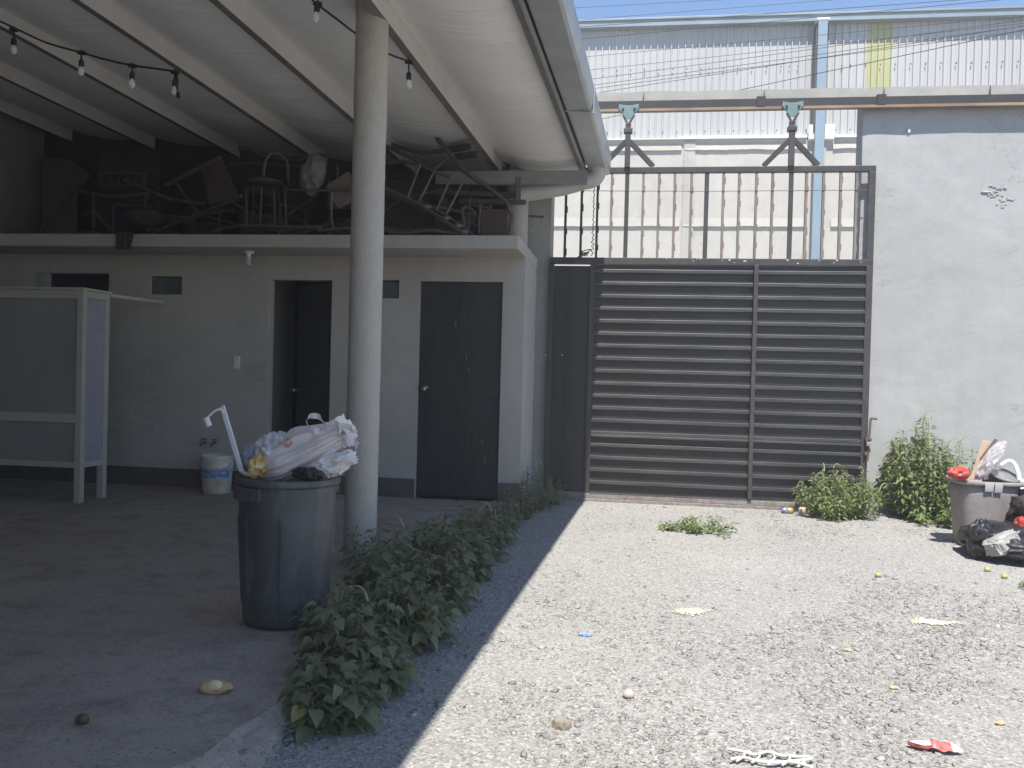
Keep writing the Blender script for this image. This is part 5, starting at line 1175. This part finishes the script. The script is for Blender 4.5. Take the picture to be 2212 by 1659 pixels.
q = c7(610, 700, 8.6); mb = MB(); mb.box(q.x-.12, q.x+.35, 8.6, 8.9, JZ, q.z+.2); tag(mb.build('dark_crate', 'rag', loc=(q.x, 8.7, JZ)), 'dark crate behind the ladder right of the round column', 'crate', GJ)

frame_chair(-3.05, 8.85, .4, .0, 'dark wooden seat chair behind the round seated tube chair')
frame_chair(-4.55, 8.95, -.3, .0, 'dark wooden seat chair behind the tilted stool')
frame_chair(-2.05, 8.9, .9, .0, 'dark wooden seat chair behind the ladder', 'junk_metal')
frame_chair(-2.65, 9.0, 2.6, .0, 'dark wooden seat chair behind the upturned chair')

for x0, x1, y0, y1, h, lab in ((-4.35, -3.95, 9.0, 9.35, .42, 'dim brown box behind the tilted stool'), (-3.35, -2.95, 9.05, 9.36, .55, 'dim brown box behind the pale sack'), (-2.55, -2.2, 8.95, 9.3, .40, 'dim brown box behind the upturned chair'), (-5.0, -4.6, 9.0, 9.35, .34, 'dim brown box right of the dark cupboard')):
    mb = MB(); mb.box(x0, x1, y0, y1, JZ, JZ+h); t = thing('old_box', lab, 'box', (x0, y0, JZ), GJ); mb.build('case', 'wood', t, bevel=.006)
    mb = MB(); mb.box(x0-.012, x1+.012, y0-.012, y1, JZ+h+.001, JZ+h+.03); mb.build('lid', 'wood_pale', t, bevel=.004)
rr = random.Random(77)
for i in range(30):
    x = rr.uniform(-5.7, -1.4); y = rr.uniform(8.2, 9.2); ln = rr.uniform(.5, 1.3); an = rr.uniform(-.9, .9); z = JZ+rr.uniform(.02, .25)
    up = abs(math.sin(an))*ln*.55; sg = 1 if rr.random() < .5 else -1
    A_ = Vector((x-ln/2*math.cos(an)*sg, y, z)); B_ = Vector((x+ln/2*math.cos(an)*sg, min(9.3, y+rr.uniform(-.2, .2)), min(z+up, 3.35)))
    mid = (A_+B_)/2+Vector((rr.uniform(-.08, .08), 0, rr.uniform(-.12, .14))); mid.z = max(mid.z, JZ+.03)
    tag(tb([[A_, A_.lerp(mid, .5)+Vector((0, 0, rr.uniform(-.03, .03))), mid, B_]], rr.choice((.012, .015, .018))).build('bent_tube', rr.choice(('junk_dark', 'junk_metal')), loc=mid), 'dim bent metal tube lost among the furniture in the dark pile', 'tube', 'loose tubes tangled in the dark pile')

hz = bpy.data.materials.new('added_veil'); hz.use_nodes = True; ht = hz.node_tree; ht.nodes.clear()  # haze volume added to stand in for a milky lens-flare veil
ho = ht.nodes.new('ShaderNodeOutputMaterial'); hv = ht.nodes.new('ShaderNodeVolumePrincipled')
hv.inputs['Color'].default_value = (.93, .92, .90, 1); hv.inputs['Density'].default_value = .0042; hv.inputs['Anisotropy'].default_value = .0
ht.links.new(hv.outputs[0], ho.inputs['Volume']); M['haze'] = hz
mb = MB(); mb.box(-156, 156, -156, 156, -1, 14)
struct(mb.build('haze', 'haze'), 'stuff', 'thin haze added over the yard as a lens flare veil', 'haze')

# ------------------------------------------------------------------ light, sky, camera
SUN = Vector((.03, -.52, 1)).normalized()
sd = bpy.data.lights.new('sun', 'SUN'); sd.energy = 4.5; sd.angle = math.radians(.53); sd.color = (1, .955, .89)
so = bpy.data.objects.new('sun', sd); COL.objects.link(so); so.rotation_euler = (-SUN).to_track_quat('-Z', 'Y').to_euler(); so.location = (0, -5, 20)
w = bpy.data.worlds.new('World'); SC.world = w; w.use_nodes = True
nt = w.node_tree; bg = nt.nodes['Background']; sky = nt.nodes.new('ShaderNodeTexSky'); sky.sky_type = 'NISHITA'; sky.sun_disc = False
sky.sun_elevation = math.asin(SUN.z); sky.sun_rotation = math.atan2(SUN.x, SUN.y); sky.altitude = 300; sky.air_density = 1.0; sky.dust_density = 0; sky.ozone_density = 5
nt.links.new(sky.outputs[0], bg.inputs[0]); bg.inputs[1].default_value = .115
cd = bpy.data.cameras.new('camera'); cd.sensor_width = 36; cd.lens = 36*2750/3264; cd.clip_start = .05; cd.clip_end = 600
co = bpy.data.objects.new('camera', cd); COL.objects.link(co)
mt = Matrix((_r, _u, -_f)).transposed().to_4x4(); mt.translation = CAM; co.matrix_world = mt
SC.camera = co
SC.view_settings.view_transform = 'Standard'; SC.view_settings.look = 'None'; SC.view_settings.gamma = 1; SC.view_settings.exposure = .92
SC.cycles.max_bounces = 10; SC.cycles.diffuse_bounces = 6; SC.cycles.transparent_max_bounces = 16
SC.cycles.use_denoising = True
